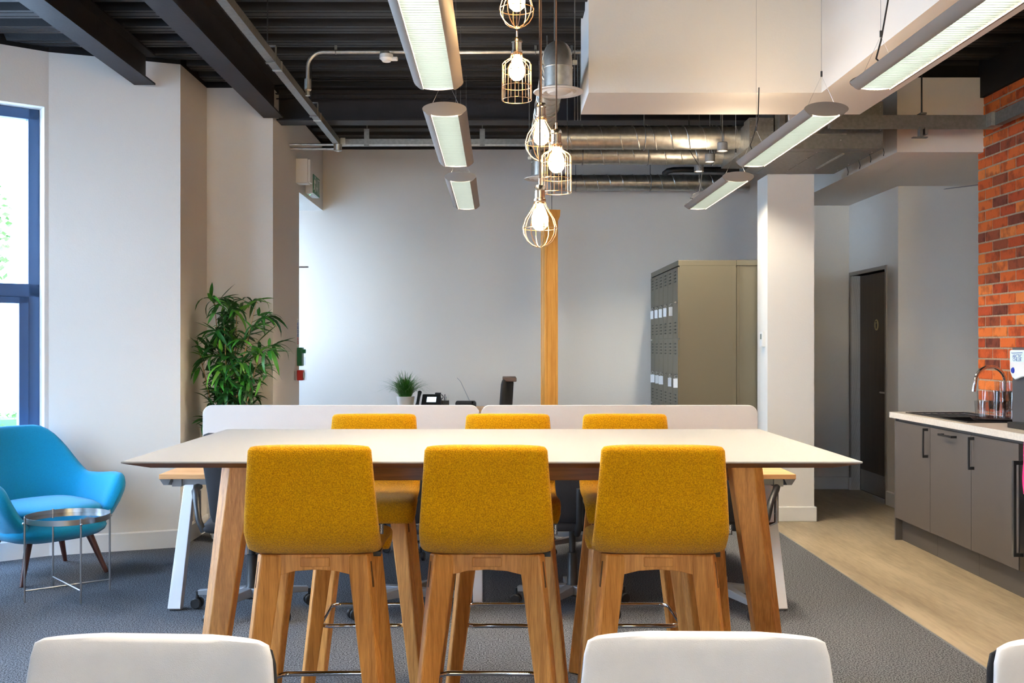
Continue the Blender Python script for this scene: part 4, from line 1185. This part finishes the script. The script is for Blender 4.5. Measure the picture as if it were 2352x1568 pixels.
for i in range(7): m.box(.05 + i * .05, .058 + i * .05, .50, .91, -.004, 0)
m.build('rim', sink_m, sk, bevel=.0015)
m = MB(); m.box(.004, .40, .004, .44, -.17, -.165); m.box(.0, .004, .004, .44, -.17, 0); m.box(.40, .404, .004, .44, -.17, 0); m.box(.0, .404, .0, .004, -.17, 0); m.box(.0, .404, .44, .444, -.17, 0)
m.build('bowl', sink_m, sk)
MB().lathe([(.03, -.164), (.03, -.160), (.001, -.160)], (.2, .22, 0), 20).build('plug_hole', steel, sk)
tp = thing('tap', 'chrome swan-neck tap behind the black sink', 'tap', (3.385, 6.83, .924))
px = [(0, 0, 0), (0, 0, .235)] + [(-.10 + .10 * math.cos(R(a)), 0, .235 + .105 * math.sin(R(a))) for a in range(10, 175, 11)] + [(-.205, .0, .215)]
MB().path(px, .0115, 16).build('spout', chrome, tp, smooth=True)
MB().path([(-.204, 0, .225), (-.212, 0, .175)], [.0125, .0135], 16).build('nozzle', chrome, tp, smooth=.5)
MB().lathe([(.026, 0), (.026, .006), (.018, .012), (.018, .06), (.014, .066)], (0, 0, 0), 24).build('base', chrome, tp, smooth=.5)
MB().path([(0, -.016, .04), (0, -.06, .055)], [.006, .005], 10).build('lever', chrome, tp, smooth=True)
ty = thing('serving_tray', 'round black tray under the drinking glasses on the worktop', 'tray', (3.235, 6.60, .924))
ty.location = (3.205, 6.55, .9245)
MB().lathe([(.001, 0), (.145, 0), (.165, .016), (.162, .018), (.143, .004), (.001, .004)], (0, 0, 0), 48).build('dish', blackpl, ty, smooth=.6)
def tumbler():
    t = thing('drinking_glass', None, 'glass', (0, 0, 0), 0, 'stacked clear tumblers on the black tray')
    H = .122
    prof = [(.001, 0), (.026, 0), (.028, .004), (.035, H), (.0335, H), (.0265, .012), (.001, .012)]
    rings = []
    n = 20
    MB().lathe(prof, (0, 0, 0), n).build('tumbler_wall', glass_tum, t, smooth=.5)
    return t
spots = [(-.118, -.0, 1, 'single clear tumbler at the far left of the tray'), (-.070, .07, 2, ''), (-.055, -.055, 2, ''), (.01, .0, 3, ''), (.02, -.10, 2, ''), (.08, -.04, 3, ''), (.015, .095, 2, ''), (.085, .06, 3, ''), (.115, .0, 2, '')]
words = ['', 'at the tray back', 'at the tray front left', 'in the tray middle', 'at the tray front', 'at the tray right', 'at the far tray edge', 'by the brick wall', 'at the tray edge beside the wall']
g0 = None
for i, (dx, dy, n, lab) in enumerate(spots):
    for k in range(n):
        lb = lab or 'clear tumbler %s, %s' % (words[i], ['bottom of its stack', 'second in its stack', 'topmost of its stack of three'][k] if n == 3 else ['lower of a stacked pair', 'upper of a stacked pair'][k])
        loc = (3.205 + dx, 6.55 + dy, .9292 + k * .062 + .0002)
        if g0 is None: g0 = tumbler(); g0['label'] = lb; g0.location = loc
        else: copy_tree(g0, None, lb, loc, R(7 * i + 11 * k))
wd = thing('water_dispenser', 'dark grey countertop water dispenser with a white front label, right edge', 'dispenser', (3.045, 5.66, .924))
B(.0, .34, 0, .40, .03, .47).build('body', M('dispenser_grey', (70, 70, 74), .45, bump=(160, .1)), wd, bevel=.004)
B(.04, .34, .01, .39, .0, .03).build('foot', whitepl, wd)
B(-.06, .02, .10, .34, .0, .035).build('drip_tray', blackpl, wd, bevel=.004)
fp = MB()
poly = [(.02, .455), (.385, .455), (.392, .44), (.392, .35), (.385, .32), (.365, .295), (.33, .28), (.25, .30), (.15, .30), (.02, .30)]
fp.prism(poly, -.02, 0, 'x'); o = fp.build('front_panel', whitepl, wd, bevel=.006)
lb = B(-.0215, -.020, .22, .385, .385, .45).build('label_plate', M('pale_mint_label', (224, 240, 230), .5), o)
text('ARCTIC', .030, blue_m, lb, (-.0217, .300, .417), (R(90), 0, R(-90)))
text('CHILLER', .026, blue_m, lb, (-.0217, .300, .397), (R(90), 0, R(-90)))
MB().prism([(.24, .437), (.36, .434), (.372, .440), (.36, .438), (.24, .441)], -.0222, -.0214, 'x').build('swoosh', blue_m, lb)
bt = MB().lathe([(.001, -.026), (.014, -.026), (.018, -.02)], (0, .35, .335), 28, 'x').build('blue_button', M('blue_button', (34, 60, 170), .35), o, smooth=.5); bt.scale = (1, 1, 1)
MB().tube((-.012, .20, .30), (-.012, .20, .26), .008).build('tap_nozzle', blackpl, wd)
bwl = thing('black_bowl', 'black bowl cut by the right edge, in front of the water dispenser', 'bowl', (2.945, 5.56, .9245))
MB().lathe([(.001, 0), (.03, 0), (.06, .04), (.068, .062), (.065, .062), (.056, .04), (.028, .006), (.001, .006)], (0, 0, 0), 32).build('bowl_shell', blackpl, bwl, smooth=.6)
pk = thing('pink_towel', 'bright pink cloth hanging over the worktop edge at the right picture edge', 'cloth', (2.81, 5.365, .70))
m = MB(); rings = []
for i in range(14):
    u = i / 13; z = .215 - u * .30; wd_ = .085 + .03 * math.sin(u * 3.0); 
    rings.append([(-.0 + .020 * math.cos(a) + .006 * math.sin(3 * a + u * 5), wd_ * math.sin(a), z) for a in [2 * math.pi * j / 20 for j in range(20)]])
rings.insert(0, [(-.0 + .01 * math.cos(a), .07 * math.sin(a), .222) for a in [2 * math.pi * j / 20 for j in range(20)]])
m.loft(rings).build('cloth', pink_m, pk, smooth=1.2)
MB().box(.0, .09, -.02, .02, .222, .228).build('hanging_loop', pink_m, pk)
# small wall light arm / camera bracket at the corridor ceiling
cb = thing('camera_bracket', 'thin grey bracket fixed high on the wall, left of the brick edge', 'bracket', (4.02, 8.60, 2.70))
MB().hexa([(-.26, -.0, .02), (.16, -.0, .07), (.16, .03, .07), (-.26, .03, .02), (-.26, 0, .025), (.16, 0, .078), (.16, .03, .078), (-.26, .03, .025)]).build('arm', greymetal, cb)
MB().sphere((.07, .0, .045), .025, 14, 8).build('dome', greymetal, cb, smooth=True)

# ------------------------------------------------------------------ armchairs
def make_arm(label, fab):
    t = thing('armchair', label, 'armchair', (0, 0, 0), 0, 'blue tub armchairs by the window')
    # one continuous padded shell, front = -y.  u runs from the left arm front over the back to the right arm front
    rings = []; N = 60
    def sm(x): x = max(0, min(1, x)); return x * x * (3 - 2 * x)
    for i in range(N + 1):
        u = -1 + 2 * i / N; au = abs(u); sg = 1 if u > 0 else -1
        # plan curve: rounded U
        if au < .46:
            a = au / .46 * R(84); px = sg * .335 * math.sin(a) ** 1.0; py = .10 + .245 * math.cos(a)
            nx, ny = sg * math.sin(a), math.cos(a)
        else:
            f = (au - .46) / .54; px = sg * (.335 + .018 * math.sin(f * math.pi)); py = .125 - f * .415; nx, ny = sg, .0
        k = 1 - sm((au - .10) / .34)             # 1 at the back, 0 on the arms
        h = .585 + .305 * k + .018 * sm((au - .5) / .35) - .035 * sm((au - .90) / .1)
        lean = .10 * k + .055 * (1 - k)
        th = .042 + .014 * (1 - k); 
        endk = math.sqrt(max(0.02, 1 - (max(0, au - .93) / .07) ** 2))
        zb = .235 + .05 * sm((au - .8) / .2)
        ring = []
        M_ = 26
        hm = (h + zb) / 2; hh = (h - zb) / 2
        for j in range(M_):
            b = 2 * math.pi * j / M_
            cz = math.copysign(abs(math.sin(b)) ** .55, math.sin(b)); cx = math.copysign(abs(math.cos(b)) ** .8, math.cos(b))
            zz = hm + cz * hh * (0.55 + .45 * endk)
            g = (zz - zb) / (h - zb)
            bulge = -.13 * (1 - g) ** 2 + lean * g
            off = cx * th * endk * (1.0 - .15 * g) + bulge
            ring.append((px + nx * off, py + ny * off, zz))
        rings.append(ring)
    MB().loft(rings).build('shell', fab, t, smooth=1.4)
    # bowl shaped underside and the cushion
    def blob(name, cx, cy, z0, z1, wx, wy, ex=3.2, mat=fab, pw=.6):
        rr_ = []
        for i in range(11):
            v = -math.pi / 2 + math.pi * i / 10; s = max(.02, math.cos(v) ** pw); z = (z0 + z1) / 2 + math.sin(v) * (z1 - z0) / 2
            rr_.append([(cx + wx * s * math.copysign(abs(math.cos(a)) ** (2 / ex), math.cos(a)), cy + wy * s * math.copysign(abs(math.sin(a)) ** (2 / ex), math.sin(a)), z) for a in [2 * math.pi * (j + .5) / 36 for j in range(36)]])
        return MB().loft(rr_).build(name, mat, t, smooth=1.4)
    blob('seat_base', 0, -.01, .215, .375, .335, .335)
    blob('seat_cushion', 0, -.05, .345, .465, .285, .30)
    for sx in (-1, 1):
        for sy in (-1, 1):
            MB().tube((sx * .19, sy * .19 - .01, .26), (sx * .275, sy * .27 - .01, 0), .024, .013, 16).build('leg', walnut, t, smooth=True)
    return t
ac = make_arm('bright blue tub armchair by the window, behind the glass side table', bluefab)
ac.scale = (.96, .96, 1)
ac.location = (-2.80, 6.32, 0); ac.rotation_euler = (0, 0, R(50))
a2 = make_arm('teal tub armchair cut off by the left edge of the picture', tealfab)
a2.location = (-3.03, 5.24, 0); a2.rotation_euler = (0, 0, R(105))
# ------------------------------------------------------------------ side table
stb = thing('side_table', 'round glass and chrome side table in front of the blue armchair', 'table', (-2.411, 5.745, 0))
rt = .222
MB().lathe([(rt, .428), (rt + .002, .428), (rt + .002, .458), (rt, .458)], (0, 0, 0), 56, cap=False).build('rim', steel, stb, smooth=.5)
MB().lathe([(.001, .430), (rt, .430), (rt, .436), (.001, .436)], (0, 0, 0), 48).build('glass_top', M('mirror_glass', (150, 160, 165), .04, 1.0), stb, smooth=.5)
angs = [math.atan2(-.135, -.165), math.atan2(-.165, .135), math.atan2(.160, -.150), math.atan2(.125, .170)]
pts = []
for a in angs:
    x, y = (rt + .006) * math.cos(a), (rt + .006) * math.sin(a); pts.append((x, y))
    MB().tube((x, y, 0), (x, y, .462), .0055).build('leg', steel, stb, smooth=True)
    MB().sphere((x * 1.03, y * 1.03, .43), .007, 8, 6).build('fixing', steel, stb, smooth=True)
MB().tube((*pts[0], .062), (*pts[3], .062), .0045, n=8).build('cross_bar', steel, stb)
MB().tube((*pts[1], .071), (*pts[2], .071), .0045, n=8).build('cross_bar', steel, stb)

# ------------------------------------------------------------------ bamboo plant in the corner
PX, PY = -1.965, 7.46
bp = thing('bamboo_plant', 'tall artificial bamboo plant in the corner beside the window wall', 'plant', (PX, PY, 0))
MB().lathe([(.10, 0), (.115, .01), (.135, .24), (.138, .25), (.125, .25), (.12, .22), (.001, .22)], (0, 0, 0), 36).build('pot', whitepl, bp, smooth=.6)
for z in (.04, .075, .11, .145, .18): MB().ring((0, 0, z), .1185 + z * .085 - .0, .004, 'z', 36, 6).build('pot_rib', whitepl, bp, smooth=True)
MB().lathe([(.001, .222), (.119, .222), (.119, .226), (.001, .226)], (0, 0, 0), 24).build('soil', M('soil', (60, 44, 32), .95), bp)
leaf_meshes = []
rr = random.Random(5)
for q in range(5):
    L = .135 + .015 * q; W = .0135 + .001 * (q % 3); droop = (.25, .6, .95, .1, 1.3)[q]; k = 5
    vs = []; fs = []
    for j in range(k + 1):
        u = j / k; ww = W * (math.sin(math.pi * min(1, u * .93 + .07)) ** .7) * (1.15 - .3 * u); ang = droop * u
        x = L * u * math.cos(ang * .7); z = -L * u * math.sin(ang * .7)
        if j == k: ww = .0006
        vs += [(x, -ww, z + .25 * ww), (x, 0, z - .15 * ww), (x, ww, z + .25 * ww)]
    for j in range(k):
        a = 3 * j; fs += [(a, a + 3, a + 4, a + 1), (a + 1, a + 4, a + 5, a + 2)]
    me = MB().add(vs, fs).mesh('leaf', leaf_m); me.polygons.foreach_set('use_smooth', [True] * len(me.polygons)); leaf_meshes.append(me)
stuff = MB(); cnt = 0
canes = []
for i, (cx, cy, tx, ty, top) in enumerate(((-.02, .0, -.10, .0, 1.74), (.03, .02, .06, .02, 1.66), (.0, -.03, .22, -.05, 1.72), (-.05, .02, -.22, -.02, 1.42), (.05, -.02, .26, -.08, 1.38), (.0, .03, .0, -.10, 1.55))):
    pts = [Vector((cx + (tx - cx) * (s ** 1.8), cy + (ty - cy) * (s ** 1.8), .22 + (top - .22) * s)) for s in [j / 8 for j in range(9)]]
    MB().path(pts, [.008 - .0007 * j for j in range(9)], 8).build('cane', stem_m, bp, smooth=True)
    canes.append(pts)
tw = MB(); placed = []
def put_leaf(p, yaw, pitch, sc):
    tip = p + Vector((math.cos(yaw) * math.cos(pitch), math.sin(yaw) * math.cos(pitch), math.sin(pitch))) * .16 * sc
    if tip.y + PY > 7.775 or tip.x + PX < -2.19 or p.y + PY > 7.77 or p.x + PX < -2.195: return
    placed.append((p, yaw, pitch, sc))
for ci, pts in enumerate(canes):
    for n_ in range(21):
        s = .34 + .66 * n_ / 20
        f = s * 8; j = min(7, int(f)); base = pts[j].lerp(pts[j + 1], f - j)
        yaw0 = rr.uniform(0, 2 * math.pi); ln = rr.uniform(.05, .25) * (1.15 - .5 * s); el = rr.uniform(.0, .8)
        d = Vector((math.cos(yaw0) * math.cos(el), math.sin(yaw0) * math.cos(el) * .75, math.sin(el)))
        end = base + d * ln
        if end.y + PY > 7.75: end.y = 7.75 - PY
        if end.x + PX < -2.18: end.x = -2.18 - PX
        tw.path([base, base.lerp(end, .5) + Vector((0, 0, .01)), end], [.0025, .002, .0012], 5)
        for q in range(rr.randint(7, 9)):
            w_ = rr.uniform(.35, 1.0)
            put_leaf(base.lerp(end, w_), yaw0 + rr.uniform(-1.35, 1.35) * (1.2 if w_ > .9 else 1), rr.uniform(-.5, .95), rr.uniform(.65, 1.12))
placed.sort(key=lambda q: q[0].y - .5 * (q[0].z > 1.1))
tw.build('twigs', M('twig', (70, 84, 44), .7), bp)['kind'] = 'stuff'
for i, (p, yaw, pitch, sc) in enumerate(placed):
    mt = Matrix.Translation(p) @ Matrix.Rotation(yaw, 4, 'Z') @ Matrix.Rotation(-pitch, 4, 'Y') @ Matrix.Rotation(rr.uniform(-.6, .6), 4, 'X') @ Matrix.Scale(sc, 4)
    me = rr.choice(leaf_meshes)
    if i < 295:
        o = bpy.data.objects.new('leaf', me); COL.objects.link(o); o.parent = bp; o.matrix_local = mt
    else:
        k = len(stuff.v); stuff.v += [tuple(mt @ v.co) for v in me.vertices]; stuff.f += [tuple(a + k for a in f.vertices) for f in me.polygons]
so = stuff.build('foliage', M('foliage_green', (38, 92, 32), .5, var=(9, .5)), bp, fix=False); so['kind'] = 'stuff'
# ------------------------------------------------------------------ outside the windows
struct(B(-40, XL - .3, -30, 40, -.25, -.20).build('ground', pave))
struct(B(XL - .3, -2.5, 9.9, 40, -.25, -.20).build('ground', pave))
bd = thing('stone_building', 'pale classical stone building across the street, seen through the window', 'building', (-16, 20, -.2), R(35))
B(-9, 9, 0, 5, 0, 4.0).build('wall', outer_stone, bd)
for i, z in enumerate((2.7, 3.3, 3.9)):
    B(-9.2, 9.2, -.18, .2, z, z + .22).build('cornice', outer_stone, bd)
MB().prism([(-9.4, 4.1), (9.4, 4.1), (0, 6.6)], -.4, 5, 'y').build('pediment', outer_stone, bd)
for z in (.35,):
    for x in (-7.5, -4.5, -1.5, 1.5, 4.5, 7.5):
        f = B(x - .7, x + .7, -.12, .05, z, z + 2.2).build('window', outer_stone, bd)
        B(x - .5, x + .5, -.14, -.1, z + .15, z + 2.05).build('pane', M('far_glass', (150, 165, 180), .2), f)
rr = random.Random(21)
hg = thing('hedge', 'low green hedge across the pavement outside the window', 'hedge', (-7.8, 13.2, -.2), R(35))
m = MB()
for i in range(5200):
    x = rr.uniform(-4, 4); y = rr.uniform(-.4, .4); z = rr.uniform(.05, .72); s = rr.uniform(.03, .06)
    a, b = rr.uniform(0, 6.28), rr.uniform(-1, 1); k = len(m.v); c, q = math.cos(a), math.sin(a)
    m.v += [(x - c * s, y - q * s, z), (x + q * s * .5, y - c * s * .5, z + b * s), (x + c * s, y + q * s, z), (x - q * s * .5, y + c * s * .5, z - b * s)]; m.f.append((k, k + 1, k + 2, k + 3))
o = m.build('hedge_leaves', hedge_m, hg, fix=False); o['kind'] = 'stuff'
B(-4, 4, -.32, .32, 0, .62).build('hedge_core', M('hedge_dark', (50, 76, 36), .9), hg)
tr_ = thing('street_tree', 'small leafy street tree outside the window', 'tree', (-7.0, 12.6, -.2))
MB().path([(0, 0, 0), (.05, 0, 1.4), (0, .1, 2.6), (.1, .1, 4)], [.09, .07, .05, .02], 10).build('trunk', M('bark', (110, 96, 80), .9), tr_, smooth=True)
m = MB()
for i in range(4200):
    v = Vector((rr.gauss(0, 1), rr.gauss(0, 1), rr.gauss(0, 1))).normalized() * rr.random() ** .5
    x, y, z = v.x * .95, v.y * .95, 3.0 + v.z * 1.35; s = rr.uniform(.03, .06); a, b = rr.uniform(0, 6.28), rr.uniform(-1, 1); k = len(m.v); c, q = math.cos(a), math.sin(a)
    m.v += [(x - c * s, y - q * s, z), (x + q * s * .5, y - c * s * .5, z + b * s), (x + c * s, y + q * s, z), (x - q * s * .5, y + c * s * .5, z - b * s)]; m.f.append((k, k + 1, k + 2, k + 3))
o = m.build('crown', hedge_m, tr_, fix=False); o['kind'] = 'stuff'
